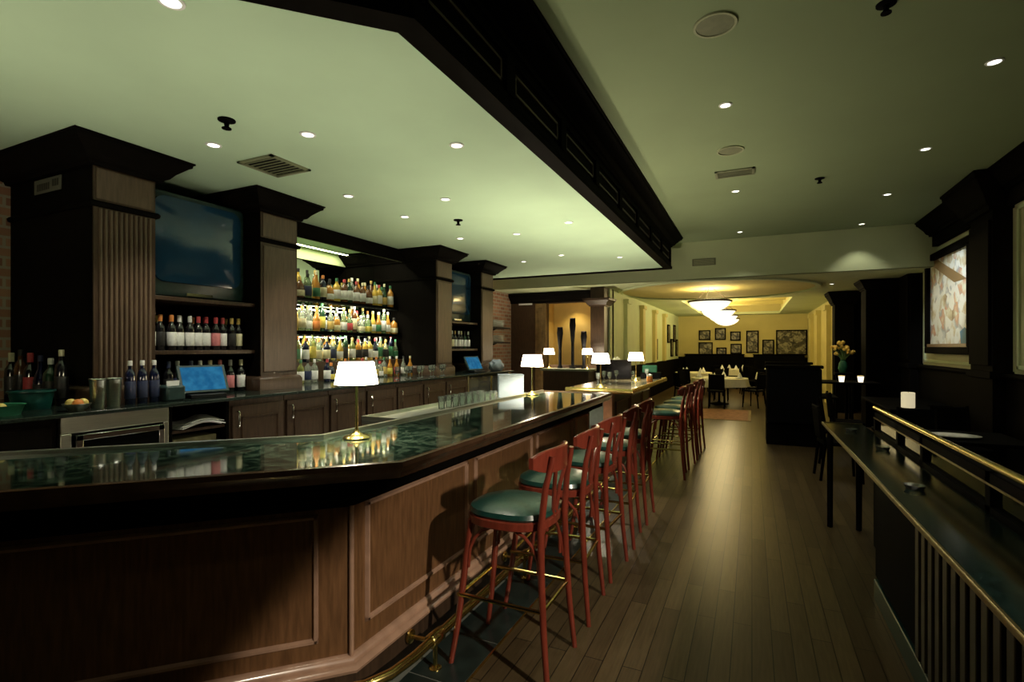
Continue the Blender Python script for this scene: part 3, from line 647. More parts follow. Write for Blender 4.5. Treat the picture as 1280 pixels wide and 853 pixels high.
def bottle(shape, gl, lab, cap, loc, label, group, cat='bottle', rz=0.0):
    key = (shape, gl, lab, cap)
    if key not in proto:
        pr = SHAPES[shape]; t = thing('bottle', label, cat, loc, rz, group)
        MB().lathe(pr, n=14).build('bottle_glass', BM[gl], t)
        rm = max(r for r, z in pr); hb = [z for r, z in pr if r > rm*.98][-1]
        n = 14; mb = MB(); z0, z1 = hb*.22, hb*.86
        mb.lathe([(rm+.0006, z0), (rm+.0012, z0+.001), (rm+.0012, z1-.001), (rm+.0006, z1)], n=14, cap=False).build('bottle_label', BM['L'+lab], t)
        h = pr[-1][1]; rn = pr[-2][0]
        hc = .055 if shape == 'wine' else .035
        MB().lathe([(rn+.0015, h-hc), (rn+.002, h-.004), (rn, h+.003), (0, h+.003)], n=12).build('bottle_cap', BM['L'+cap], t)
        proto[key] = t; return t
    return dup(proto[key], loc, rz, label, group)
def row(x, y0, y1, z, specs, where, group, jx=.02, sc=1.0):
    n = len(specs)
    for i, (sh, gl, lb, cp) in enumerate(specs):
        y = y0 + (y1-y0)*(i+.5)/n
        kind = {'wine': 'wine bottle', 'spirit': 'liquor bottle', 'squat': 'squat bottle', 'tall': 'tall bottle', 'neck': 'slim bottle'}[sh]
        pos = ORD[i] if i < 20 else 'number %d from left' % (i+1)
        b_ = bottle(sh, gl, lb, cp, (x+random.uniform(-jx, jx), y, z), '%s %s with %s label, %s %s' % (gl, kind, lb, pos, where), group); b_.scale = (sc, sc, sc*random.uniform(.96, 1.06) if sc > 1 else sc)
W = 'wine'
row(-4.56, 2.56, 3.46, 1.60, [(W,'black','white','red'),(W,'black','black','orange'),(W,'black','white','orange'),(W,'black','white','white'),(W,'black','white','silver'),(W,'black','white','red'),(W,'black','white','red'),(W,'black','pink','red'),(W,'black','white','red'),(W,'black','black','gold'),(W,'black','cream','gold')], 'on the wine shelf', 'wine bottles under the big television')
row(-4.72, 2.58, 3.44, 1.60, [(W,'green','white','red'),(W,'black','white','gold'),(W,'black','cream','red'),(W,'green','white','silver'),(W,'black','white','orange'),(W,'black','white','red'),(W,'black','cream','black'),(W,'black','red','gold')], 'at the back of the wine shelf', 'wine bottles under the big television')
row(-4.54, 2.57, 3.46, 1.2, [(W,'black','black','blue'),(W,'black','black','blue'),(W,'black','blue','silver'),(W,'black','black','blue'),(W,'black','white','white'),(W,'black','black','cream'),(W,'black','white','pink'),(W,'black','pink','silver'),(W,'black','white','cream')], 'standing under the wine shelf', 'wine bottles on the near counter')
row(-4.60, 7.12, 8.04, 1.60, [(W,'black','white','white'),(W,'black','white','black'),(W,'black','cream','silver'),(W,'black','white','gold'),(W,'black','white','white'),(W,'black','white','cream'),(W,'green','white','black'),(W,'black','white','silver')], 'on the far bay shelf', 'wine bottles in the far bay')
# three dark blue bottles in front of the fluted column
for i, y in enumerate((2.26, 2.345, 2.43)):
    bottle('tall', 'blue', 'blue', 'white', (-4.22, y, 1.2), 'dark blue bottle with white cap before the fluted column, ' + ['left of three', 'middle of three', 'right of three'][i], 'blue bottles before the fluted column')
# liquor shelves
def shelf(z, x0, x1, lab, th=.02):
    t = thing('liquor_shelf', lab, 'shelf', ((x0+x1)/2, 5.3, z-th), 0, 'stepped liquor shelves')
    MB().box(x0, x1, 3.98, 6.62, z-th, z).build('shelf_board', M['gshelf'], t, True)
    MB().box(x1, x1+.012, 3.98, 6.62, z-th-.02, z+.004).build('shelf_edge', M['wood_blk'], t, True)
shelf(2.25, -5.40, -5.12, 'top glass liquor shelf before the mirror', .02)
shelf(1.83, -5.40, -5.05, 'middle glass liquor shelf before the mirror', .02)
t = thing('bottle_riser', 'stepped wooden riser carrying the low row of liquor bottles', 'riser', (-5.1, 5.3, 1.2))
MB().box(-5.40, -4.98, 4.02, 6.58, 1.2, 1.44).build('riser_box', M['wood_dk'], t, True)
G = ['clear','amber','pale green','gold','clear','amber','brown','pale green','clear','gold','blue','green','clear','olive','amber']
LB = ['white','cream','white','gold','yellow','red','white','green','cream','orange','black','white','blue','silver']
CP = ['black','gold','silver','white','red','black','cream','green','orange','black']
def rnd(n, shapes): return [(random.choice(shapes), random.choice(G), random.choice(LB), random.choice(CP)) for _ in range(n)]
row(-5.18, 4.03, 6.58, 2.25, [(a, g if random.random() < .6 else 'brown', l if random.random() < .5 else 'white', c) for a, g, l, c in rnd(20, ['spirit','neck','squat','spirit'])], 'in front on the top shelf', 'liquor on the top shelf', .02, 1.2)
row(-5.32, 4.06, 6.56, 2.25, rnd(18, ['spirit','tall','neck']), 'behind on the top shelf', 'liquor on the top shelf', .015, 1.2)
row(-5.13, 4.03, 6.58, 1.83, rnd(21, ['spirit','tall','squat','neck']), 'in front on the middle shelf', 'liquor on the middle shelf', .02, 1.16)
row(-5.29, 4.06, 6.56, 1.83, rnd(20, ['spirit','tall','neck']), 'behind on the middle shelf', 'liquor on the middle shelf', .02, 1.16)
row(-5.07, 4.03, 6.58, 1.44, rnd(21, ['spirit','tall','neck','spirit']), 'in front on the riser', 'liquor on the riser', .02, 1.1)
row(-5.25, 4.06, 6.56, 1.44, rnd(20, ['spirit','tall','neck']), 'behind on the riser', 'liquor on the riser', .02, 1.15)
row(-4.82, 4.06, 6.55, 1.2, rnd(19, ['spirit','squat','spirit','neck']), 'on the counter below', 'liquor on the counter', .05)
# a few beer bottles in the glass fridge
row(-4.3, 7.1, 8.48, .82, [('neck','clear','white','silver'),('neck','green','white','black'),('neck','clear','cream','silver'),('neck','blue','white','silver'),('neck','clear','white','white'),('neck','green','white','silver'),('neck','clear','silver','black')], 'inside the glass fridge', 'bottles in the glass fridge')
# dark cluster at the left end
for i, (sh, gl, lb, cp, lab) in enumerate([('wine','black','black','cream','black bottle with cream cap'), ('tall','brown','black','black','tall brown bottle'), ('wine','black','red','red','black bottle with red cap'), ('neck','blue','black','blue','slim blue bottle'), ('spirit','green','black','white','green bottle with white cap'), ('tall','black','black','cream','tall black bottle with cream cap')]):
    b_ = bottle(sh, gl, lb, cp, (-5.34 + .15*i, 2.0, 1.2), lab + ' in the dark corner left of the fluted column', 'bottles in the dark left corner'); b_.scale = (1.15, 1.15, 1.25)

# light strip above the liquor shelves (behind the beam)
t = thing('shelf_light', 'slim strip light on the ceiling above the liquor shelves', 'light', (-5.2, 5.3, ZB))
MB().box(-5.23, -5.17, 4.05, 6.55, ZB-.02, ZB-.001).build('housing', M['white'], t, True)
def strip(parent, loc, e, sx, sy, rot=(0, 0, 0), col=(1, .92, .66)):
    l = bpy.data.lights.new('strip', 'AREA'); l.shape = 'RECTANGLE'; l.size = sx; l.size_y = sy; l.energy = e; l.color = col
    lo = bpy.data.objects.new('strip', l); C.objects.link(lo); lo.parent = parent; lo.location = loc; lo.rotation_euler = rot
strip(t, (0, 0, -.022), 22, .05, 2.4)
for z, e in ((2.23, 24), (1.81, 24)):
    t = thing('shelf_light', 'slim strip light under the %s liquor shelf' % ('top' if z > 2 else 'middle'), 'light', (-5.06, 5.3, z))
    MB().box(-5.095, -5.06, 4.05, 6.55, z-.025, z-.001).build('housing', M['blackm'], t, True)
    strip(t, (-.017, 0, -.027), e, .04, 2.4, (0, R(24), 0))

# ------------------------------------------------------------------ things on the back bar
def register(loc, rz, lab):
    t = thing('cash_register', lab, 'register', loc, rz, 'touch screen registers')
    MB().box(-.13, .13, -.14, .14, 0, .035).build('base', M['blackm'], t, bevel=.006)
    MB().tube([(-.06, 0, .03), (-.03, 0, .12)], .03, 10).build('stand', M['blackm'], t)
    rot = Matrix.Translation((.0, 0, .16)) @ Matrix.Rotation(R(-28), 4, 'Y')
    MB().box(-.03, .0, -.19, .19, -.13, .13).xf(rot).build('monitor_case', M['tvcase'], t, bevel=.006)
    MB().box(.0, .003, -.165, .165, -.108, .108).xf(rot).build('screen', M['pos'], t)
register((-4.27, 2.86, 1.2), R(-14), 'black register with lit blue screen on the near counter beside the wine bottles')
register((-4.25, 7.55, 1.2), R(-10), 'register with lit blue screen in the far bay')
t = thing('receipt_printer', 'dark receipt printer with a white slip left of the near register', 'printer', (-4.26, 2.56, 1.2))
MB().prism([(-.11, -.075), (.11, -.075), (.11, .075), (-.11, .075)], 0, .12).build('body', M['tvcase'], t, bevel=.015)
MB().box(.06, .065, -.05, .05, .115, .16).build('paper_slip', M['paper'], t)
def cup(loc, lab):
    t = thing('shaker_cup', lab, 'cup', loc, 0, 'steel shaker cups')
    MB().lathe([(.0, 0), (.036, 0), (.040, .01), (.049, .20), (.052, .205), (.047, .2), (.036, .012), (0, .012)], n=20).build('cup_body', M['steel'], t)
    MB().lathe([(.0505, .197), (.054, .203), (.0505, .208)], n=20, cap=False).build('cup_rim', M['chrome'], t)
    return t
c0 = cup((-4.18, 2.03, 1.2), 'tall steel shaker cup on the counter, left of the pair')
dup(c0, (-4.2, 2.14, 1.2), 0, 'tall steel shaker cup on the counter, right of the pair')
t = thing('fruit_bowl', 'small bowl of garnish fruit beside the steel shaker cups', 'bowl', (-4.12, 1.88, 1.2))
MB().lathe([(0, 0), (.04, 0), (.075, .04), (.08, .05), (.074, .048), (.04, .01), (0, .01)], n=20).build('bowl', M['steel'], t)
fr_ = [(-.03, -.02), (.035, -.01), (0, .035)]
for i, (dx, dy) in enumerate(fr_):
    MB().lathe([(.032*math.sin(PI*k/8), .05-.032*math.cos(PI*k/8)) for k in range(9)], n=14).build('lemon' if i != 1 else 'orange', M['yellow'] if i != 1 else M['orange'], loc=(t.location.x+dx, t.location.y+dy, 1.2), label=['yellow lemon in the left of the garnish bowl', 'orange in the front of the garnish bowl', 'yellow lemon at the right of the garnish bowl'][i], cat='fruit', group='garnish fruit')
# tubs and cloths in the dark left corner
t = thing('serving_tub', 'teal plastic tub at the dark left end of the counter', 'tub', (-4.52, 1.80, 1.2))
MB().lathe([(0, 0), (.10, 0), (.12, .12), (.127, .125), (.115, .12), (.096, .012), (0, .012)], n=24).build('tub_body', M['teal'], t)
MB().lathe([(.12, .115), (.13, .12), (.13, .13), (.12, .132)], n=24, cap=False).build('tub_rim', M['teal'], t)
t = thing('serving_tub', 'low green and blue tub on the far left counter, holding lemons', 'tub', (-4.30, 1.52, 1.2))
MB().lathe([(0, 0), (.13, 0), (.15, .06), (.157, .065), (.145, .06), (.126, .012), (0, .012)], n=24).build('tub_body', M['green'], t)
for i, (dx, dy) in enumerate([(.09, -.08), (.10, 0), (.03, -.06)]):
    MB().lathe([(.034*math.sin(PI*k/8), .034-.034*math.cos(PI*k/8)) for k in range(9)], n=14).build('lemon', M['yellow'], loc=(-4.30+dx, 1.52+dy, 1.215+.03*(i == 2)), label=['pale lemon at the near side of the green tub', 'pale lemon at the right side of the green tub', 'pale lemon in the middle of the green tub'][i], cat='fruit', group='lemons in the green tub')
# far counter: folded white bag, row of upturned glasses
def goblet(loc, lab, grp, first=[None]):
    if first[0] is None:
        t = thing('glass', lab, 'glass', loc, 0, grp)
        MB().lathe([(0, 0), (.032, 0), (.034, .003), (.006, .012), (.005, .07), (.02, .085), (.036, .12), (.034, .17), (.032, .17), (.034, .12), (0, .09)], n=16).build('goblet', M['gclear'], t)
        first[0] = t; return t
    return dup(first[0], loc, 0, lab, grp)
for i in range(9): goblet((-4.22 + .05*(i % 2), 5.45 + .14*i, 1.2), 'stemmed glass on the back counter before the far column, ' + ORD[i], 'glasses on the back counter')
mb = MB(); bmesh.ops.create_icosphere(mb.b, subdivisions=3, radius=1)
for v in mb.b.verts:
    p = v.co.copy(); k = 1 + .16*math.sin(7*p.x+3*p.z)*math.cos(5*p.y+2*p.z); v.co = Vector((p.x*.12*k, p.y*.19*k, max(-.7, p.z)*.12*k + .084))
for v in mb.b.verts: v.co.z = max(0, v.co.z)
mb.build('white_bag', M['greywhite'], loc=(-4.2, 8.28, 1.2), label='crumpled white bag on the end of the back counter before the last column', cat='bag')
# steel drainboard in the bar well and white box
t = thing('drainboard', 'greenish steel drainboard behind the near bar', 'sink unit', (-2.62, 4.7, 0))
MB().box(-2.92, -2.32, 3.3, 6.2, .99, 1.03).build('steel_top', M['steel'], t, True, bevel=.005)
MB().sweep([(-2.92, 6.2), (-2.92, 3.3), (-2.32, 3.3)], [(0, 1.03), (.015, 1.03), (.015, 1.06), (0, 1.06)]).build('splash_lip', M['steel'], t, True)
for y in (3.36, 4.75, 6.14):
    for x in (-2.88, -2.36): MB().tube([(x, y, 0), (x, y, .99)], .02, 10).build('leg', M['steel'], t, True)
t = thing('white_box', 'plain white upright box on the drainboard behind the second lamp', 'box', (-2.62, 5.55, 1.03))
MB().box(-.10, .10, -.15, .15, 0, .27).build('box_body', M['greywhite'], t, bevel=.008)
MB().box(-.104, .104, -.154, .154, .262, .274).build('box_lid', M['greywhite'], t, bevel=.004)
t.rotation_euler = (0, 0, R(-60))
def tumbler(loc, lab, grp, first=[None]):
    if first[0] is None:
        t = thing('tumbler', lab, 'glass', loc, 0, grp)
        MB().lathe([(0, 0), (.030, 0), (.037, .12), (.035, .12), (.028, .008), (0, .008)], n=16).build('tumbler_glass', M['gclear'], t)
        MB().lathe([(.0355, .116), (.0375, .119), (.0355, .122)], n=16, cap=False).build('rim', M['gclear'], t)
        first[0] = t; return t
    return dup(first[0], loc, 0, lab, grp)
k = 0
for i in range(7):
    for j in range(2):
        tumbler((-2.72 + .16*j, 4.2 + .13*i, 1.03), 'clear tumbler on the drainboard, %s row, %s' % (['back', 'front'][j], ORD[i]), 'tumblers on the drainboard'); k += 1
# upward light added in the bar well, hidden behind the bar
t = thing('added_well_light', 'added unseen strip light low in the bar well', 'light', (-3.2, 3.7, .30))
MB().box(-3.26, -3.14, 1.9, 5.6, .0, .28).build('housing', M['blackm'], t, True)
l = bpy.data.lights.new('tube', 'AREA'); l.shape = 'RECTANGLE'; l.size = .10; l.size_y = 3.6; l.energy = WELL_W; l.color = NEUT
lo = bpy.data.objects.new('tube', l); C.objects.link(lo); lo.parent = t; lo.location = (0, .05, .0); lo.rotation_euler = (PI, 0, 0)

# ------------------------------------------------------------------ signs
t = thing('wall_sign', 'small grey sign with dark lettering high on the black side of the first column', 'sign', (-5.0, 2.095, 2.9))
MB().box(-.20, .20, -.008, 0, -.055, .055).build('sign_plate', M['sign'], t, bevel=.002)
mb = MB()
for x0, x1 in ((-.155, -.13), (-.12, -.10), (-.09, -.065), (-.055, -.03), (-.02, .0), (.01, .03)): mb.box(x0, x1, -.0095, -.0075, -.035, .02)
for x0, x1 in ((.075, .10), (.11, .13), (.14, .165)): mb.box(x0, x1, -.0095, -.0075, -.02, .035)
mb.build('lettering', M['signtext'], t, smooth=False)
MB().box(-5.42, -5.05, 11.975, 11.99, 2.70, 2.80).build('wall_sign', M['paper'], bevel=.002, label='narrow white sign high on the dark panelled wall', cat='sign')

# ------------------------------------------------------------------ downlights and ceiling fittings
def make_down(r=.055):
    t = thing('downlight', '', 'light', (0,0,0), 0, 'recessed downlights')
    MB().lathe([(r*.72, -.001), (r*.74, -.008), (r, -.006), (r*1.02, -.001)], n=24, cap=False).build('trim_ring', M['white'], t)
    MB().lathe([(r*.72, -.003), (r*.5, -.006), (0, -.007)], n=24).build('lens', M['lens'], t)
    return t
d0 = make_down(); used = [False]
def down(x, y, z, e, col, ang, lab, blend=.5, tilt=None):
    o = d0 if not used[0] else dup(d0, (x, y, z)); used[0] = True
    o.location = (x, y, z); o['label'] = lab
    if e: light('SPOT', 'spot', o, (0, 0, -.03), e, col, .035, ang, blend, tilt)
    return o
grid = [(-2.31, 1.40, 'left edge of the picture'), (-2.01, 3.31, 'in front of the header corner'), (-2.02, 5.94, 'near the far end of the header'), (-2.87, 2.69, 'beside the ceiling vent'), (-2.85, 4.47, 'in the middle of the bar ceiling'), (-2.86, 6.25, 'in the far middle of the bar ceiling'),
        (-3.66, 2.53, 'before the big television'), (-3.67, 3.96, 'before the second column'), (-3.66, 4.87, 'before the liquor shelves'), (-3.69, 6.17, 'before the third column'), (-3.67, 8.32, 'before the last column'), (-2.85, 8.0, 'over the far bar well'), (-2.02, 8.6, 'at the far end of the bar ceiling')]
for x, y, L_ in grid:
    down(x, y, ZB, BARSPOT_W*(2.4 if x < -3.5 else .8), NEUT, 92, 'small round downlight in the bar ceiling, ' + L_)
for x, y, L_ in [(-.21, 4.85, 'nearest in the aisle row'), (-.20, 7.59, 'second in the aisle row'), (-.20, 10.31, 'farthest in the aisle row'), (1.63, 4.96, 'nearest by the right wall'), (1.68, 6.83, 'second along the right wall'), (1.70, 8.64, 'third along the right wall'), (1.71, 10.53, 'farthest along the right wall')]:
    if x < 0: down(x, y, ZC, SPOT_W*(.8 if y < 6 else .9 if y < 10 else .25), (1, .84, .40), 48, 'round downlight in the high ceiling, ' + L_, 1.0)
    else:
        d_ = Vector((2.8, 10.2, 2.3)) - Vector((x, y, ZC))
        aim = d_.to_track_quat('-Z', 'Y').to_euler() if 8 < y < 9 else None
        down(x, y, ZC, SPOT_W*(5.0 if aim else 0 if y > 10 else .05), (.92, .98, 1.0) if aim else WARM, 40 if aim else 60, 'round downlight in the high ceiling, ' + L_, .6, aim)
down(-.2, 2.1, ZC, SPOT_W*.5, WARM, 64, 'round downlight overhead above the first stool', 1.0)
# spotlight added out of view for the diagonal shadow on the near bar front
t = thing('added_spotlight', 'added unseen spotlight on the right wall, turned to the near bar front', 'light', (2.85, .6, 2.9))
MB().box(-.02, 0, -.06, .06, -.06, .06).build('mount', M['black'], t)
MB().tube([(-.02, 0, 0), (-.14, 0, 0)], .012, 8).build('arm', M['black'], t)
aim = Vector((-.58, .41, -.705))
MB().lathe([(.03, .08), (.05, .06), (.055, -.08), (.05, -.08), (.045, .04), (0, .045)], n=20).xf(Matrix.Translation((-.20, 0, 0)) @ aim.to_track_quat('-Z', 'Y').to_matrix().to_4x4()).build('can', M['black'], t)
light('SPOT', 'spot', t, Vector((-.20, 0, 0)) + aim*.1, KEY_W, (1, .88, .68), .06, 53, .15, aim.to_track_quat('-Z', 'Y').to_euler())
for x, y in ((1.57, 12.99), (1.2, 14.4)): down(x, y, ZL, SPOT_W*.3, GOLD, 80, 'downlight in the dining ceiling right of the dome, ' + ('near one' if y < 14 else 'far one'))
down(-4.05, 12.3, 2.749, 14, GOLD, 120, 'downlight hidden in the golden niche')
def vent(x, y, z, a, b, lab):
    t = thing('ceiling_vent', lab, 'vent', (x, y, z))
    mb = MB()
    for p in ((-a, a, -b, -b+.03), (-a, a, b-.03, b), (-a, -a+.03, -b, b), (a-.03, a, -b, b)): mb.box(p[0], p[1], p[2], p[3], -.014, 0)
    mb.build('frame', M['vent'], t)
    mb = MB(); n = 7
    for k in range(n): yy = -b+.04+(2*b-.08)*(k+.5)/n; mb.box(-a+.03, a-.03, yy-.008, yy+.002, -.01, 0)
    mb.build('louvre', M['vent'], t)
    MB().box(-a+.02, a-.02, -b+.02, b-.02, -.003, -.001).build('backing', M['black'], t)
vent(-3.62, 3.04, ZB, .20, .20, 'square air vent in the bar ceiling before the big television')
vent(-.19, 6.78, ZC, .22, .13, 'rectangular air vent in the high ceiling above the aisle')
t = thing('wall_vent', 'small grille on the pale soffit above the aisle', 'vent', (-.87, 10.9, 3.33))
MB().box(-.22, .22, -.012, 0, -.07, .07).build('frame', M['vent'], t)
mb = MB()
for k in range(5): mb.box(-.19, .19, -.018, -.012, -.05+.022*k, -.04+.022*k)
mb.build('louvre', M['speaker'], t)
for x, y, L_ in ((-.22, 3.61, 'nearer'), (-.21, 5.99, 'farther')):
    t = thing('ceiling_speaker', L_ + ' round speaker grille in the high ceiling', 'speaker', (x, y, ZC), 0, 'ceiling speakers')
    MB().lathe([(.135, -.0005), (.135, -.012), (.12, -.012), (.118, -.001)], n=28, cap=False).build('rim', M['speaker'], t)
    MB().lathe([(.119, -.006), (.0, -.009)], n=28).build('grille', M['vent'], t)
for x, y, z, L_ in ((-3.18, 2.29, ZB, 'in the bar ceiling before the big television'), (-3.18, 5.27, ZB, 'in the bar ceiling before the liquor shelves'), (.75, 3.84, ZC, 'at the top of the high ceiling'), (.77, 7.46, ZC, 'in the high ceiling above the right tables')):
    t = thing('sprinkler', 'small black sprinkler head ' + L_, 'sprinkler', (x, y, z), 0, 'sprinkler heads')
    MB().lathe([(.055, 0), (.055, -.008), (.02, -.014), (.014, -.04), (.014, -.05)], n=16).build('escutcheon', M['black'], t)
    MB().lathe([(.03, -.055), (.03, -.062)], n=12).tube([(-.014, 0, -.04), (-.02, 0, -.055)], .003, 6).tube([(.014, 0, -.04), (.02, 0, -.055)], .003, 6).build('deflector', M['black'], t)

# ------------------------------------------------------------------ right side: ledge, divider with brass rail
t = thing('drink_ledge', 'long black drink ledge with brass edge on a slatted cabinet at the right', 'ledge counter', (.72, 3.0, 0))
MB().box(.60, .90, .9, 5.5, .905, .935).build('ledge_top', M['ledge'], t, True, bevel=.004)
MB().sweep([(.90, 5.51), (.59, 5.51), (.59, .9)], [(0, .915), (-.005, .917), (-.006, .934), (-.002, .940), (.006, .940), (.006, .935), (0, .935)][::-1]).build('edge_trim', M['dbrass'], t, True)
MB().box(.74, .90, .9, 4.0, 0, .905).build('cabinet_body', M['black'], t, True)
MB().box(.715, .74, .9, 4.0, 0, .13).build('kick_rail', M['kick'], t, True, bevel=.006)
mb = MB(); y = .95
while y < 3.02:
    mb.box(.712, .742, y, y+.055, .14, .84); y += .098
mb.build('slats', mat('dark_slat_wood', (.028, .022, .013), .35, var=.3, scale=9), t, True, bevel=.004)
MB().box(.72, .742, 3.06, 3.98, .16, .86).build('flat_panel', M['black'], t, True, bevel=.005)
for x in (.64, .86): MB().tube([(x, 5.42, 0), (x, 5.42, .91)], [.022, .026], 4).build('leg', M['black'], t, True)
MB().box(.62, .88, 5.40, 5.44, .84, .905).build('end_apron', M['black'], t, True)
t = thing('glass_divider', 'low black framed glass divider topped by a brass rail behind the drink ledge', 'divider', (.93, 3.2, .935))
ys_ = [.92, 1.88, 2.84, 3.8, 4.76, 5.05]
for y in (.92, 1.86, 2.8, 3.74, 4.3, 5.02):
    MB().box(.905, .955, y, y+.05, .935, 1.10).build('post', M['black'], t, True)
for a, b in ((.97, 1.86), (1.91, 2.8), (2.85, 3.74), (3.79, 4.3), (4.35, 5.02)):
    MB().box(.926, .934, a, b, .955, 1.06).build('glass_pane', M['gpane'], t, True)
MB().box(.905, .955, .92, 5.07, .935, .957).box(.905, .955, .92, 5.07, 1.05, 1.10).build('frame_rail', M['black'], t, True)
MB().box(.903, .907, .92, 5.07, 1.046, 1.056).build('glint_strip', M['dbrass'], t, True)
MB().tube([(.92, .9, 1.128), (.92, 5.10, 1.128)], .017, 10).build('brass_rail', M['brass'], t, True)
MB().box(.905, .955, .92, 5.07, 0, .935).build('lower_panel', M['black'], t, True)
# glasses left on the ledge
for i, (x, y) in enumerate(((.74, 5.0), (.80, 4.2), (.72, 3.1))):
    t = thing('ashtray', 'small clear dish on the drink ledge, ' + ['farthest', 'middle', 'nearest'][i], 'dish', (x, y, .935), 0, 'dishes on the ledge')
    MB().lathe([(0, 0), (.035, 0), (.045, .022), (.040, .022), (.03, .006), (0, .006)], n=18).build('dish', M['gclear'], t)

# ------------------------------------------------------------------ picture on the right wall
t = thing('framed_picture', 'large bright colourful picture in a dark frame on the right wall', 'picture', (2.83, 10.2, 1.55))
y0, y1, z0, z1 = 9.18, 11.22, 1.52, 3.20
def wall_frame(mb, y0, y1, z0, z1, w, x0, x1):
    for a, b, c, d in ((y0, y1, z0, z0+w), (y0, y1, z1-w, z1), (y0, y0+w, z0+w, z1-w), (y1-w, y1, z0+w, z1-w)): mb.box(x0, x1, a, b, c, d)
    return mb
wall_frame(MB(), y0, y1, z0, z1, .11, 2.74, 2.85).build('frame', M['wood_blk'], t, True, bevel=.012)
MB().box(2.75, 2.765, y0+.11, y1-.11, z0+.11, z0+.16).build('inner_sill', M['wood'], t, True)
MB().box(2.80, 2.85, y0+.1, y1-.1, z0+.1, z1-.1).build('print', M['art'], t, True, smooth=False)
# coloured figures in the print, a plain generic composition
MB().prism([(0, .0), (.5, .0), (1.6, .42), (1.6, .58), (1.0, .36)], 0, .004).xf(Matrix.Translation((2.797, 9.45, 2.62)) @ Matrix(((0,0,1,0),(1,0,0,0),(0,1,0,0),(0,0,0,1)))).build('painted_band', mat('brown_paint_band', (.22, .13, .05), .5), t, True)
MB().prism([(0, 0), (.34, 0), (.38, .2), (.2, .26), (.04, .18)], 0, .004).xf(Matrix.Translation((2.797, 9.33, 1.66)) @ Matrix(((0,0,1,0),(1,0,0,0),(0,1,0,0),(0,0,0,1)))).build('painted_patch', mat('blue_paint_patch', (.03, .25, .45), .5), t, True)

# ------------------------------------------------------------------ tables, chairs and booths
def make_chair():
    t = thing('dining_chair', '', 'chair', (0,0,0), 0, 'black dining chairs')
    MB().box(-.21, .21, -.21, .21, .43, .475).build('seat', M['black'], t, bevel=.012)
    for sx, sy in ((-1,-1),(1,-1)): MB().tube([(sx*.18, sy*.18, .43), (sx*.195, sy*.20, 0)], [.02, .015], 8).build('leg', M['wood_blk'], t)
    for sx in (-1, 1): MB().tube([(sx*.19, .24, 0), (sx*.185, .19, .45), (sx*.18, .25, .92)], [.016, .02, .016], 8).build('leg', M['wood_blk'], t)
    mb = MB(); mb.sweep([(-.17, 0), (.17, 0)], [(.20, .50), (.235, .50), (.275, .90), (.245, .905)]); mb.build('backrest', M['black'], t, bevel=.01)
    return t
ch0 = make_chair(); chused = [False]
def chair(x, y, rz, lab):
    o = ch0 if not chused[0] else dup(ch0, (x, y, 0), rz)
    chused[0] = True; o.location = (x, y, 0); o.rotation_euler = (0, 0, rz); o['label'] = lab
def table(x, y, h, a, b, lab, m, legs=True, rnd=False, cloth=None):
    t = thing('table', lab, 'table', (x, y, 0))
    if rnd: MB().lathe([(a, h-.035), (a+.01, h-.02), (a, h)], n=36).build('tabletop', m, t)
    else: MB().box(-a, a, -b, b, h-.035, h).build('tabletop', m, t, bevel=.006)
    MB().lathe([(.035, .06), (.03, .12), (.03, h-.1), (.10, h-.035)], n=14).build('pedestal', M['black'], t)
    MB().lathe([(.26, 0), (.26, .02), (.05, .055), (.04, .07)], n=24).build('foot', M['black'], t)
    return t
table(1.75, 6.45, .75, .55, .40, 'black table behind the divider holding a white oval plate', M['black'])
mb = MB().lathe([(0, 0), (.12, 0), (.19, .018), (.195, .022), (.185, .022), (.115, .008), (0, .008)], n=28); mb.xf(Matrix.Diagonal((1.1, .8, 1, 1)))
mb.build('plate', M['plate'], loc=(1.78, 6.35, .75), label='white oval plate on the black table behind the divider', cat='plate')
table(2.15, 9.9, .78, .45, .60, 'black table below the framed picture holding a white candle', M['black'])
t = thing('candle_lamp', 'fat white lit candle on the black table below the framed picture', 'candle', (2.02, 9.3, .78))
table(2.0, 8.9, .78, .30, .40, 'black table near the right wall pilaster', M['black'])
t.location = (1.98, 8.85, .78)
MB().lathe([(0, 0), (.075, 0), (.08, .006), (.08, .21), (.072, .215), (.03, .2), (0, .2)], n=20).build('wax', M['candle'], t)
MB().tube([(0, 0, .2), (.003, 0, .225)], .003, 6).build('wick', M['black'], t)
table(1.70, 12.0, .95, .50, .40, 'tall black table with two small lamps near the black pier', M['black'])
for i, (x, y) in enumerate(((1.58, 11.75), (1.90, 11.8))):
    t = thing('table_candle', 'small glowing candle glass on the tall black table, ' + ['left', 'right'][i], 'candle', (x, y, .95), 0, 'candle glasses on the tall table')
    MB().lathe([(0, 0), (.04, 0), (.055, .12), (.05, .12), (.036, .01), (0, .01)], n=16).build('glass_cup', M['wick'], t)
    MB().lathe([(.0555, .113), (.058, .118), (.0555, .124)], n=16, cap=False).build('rim', M['brass'], t)
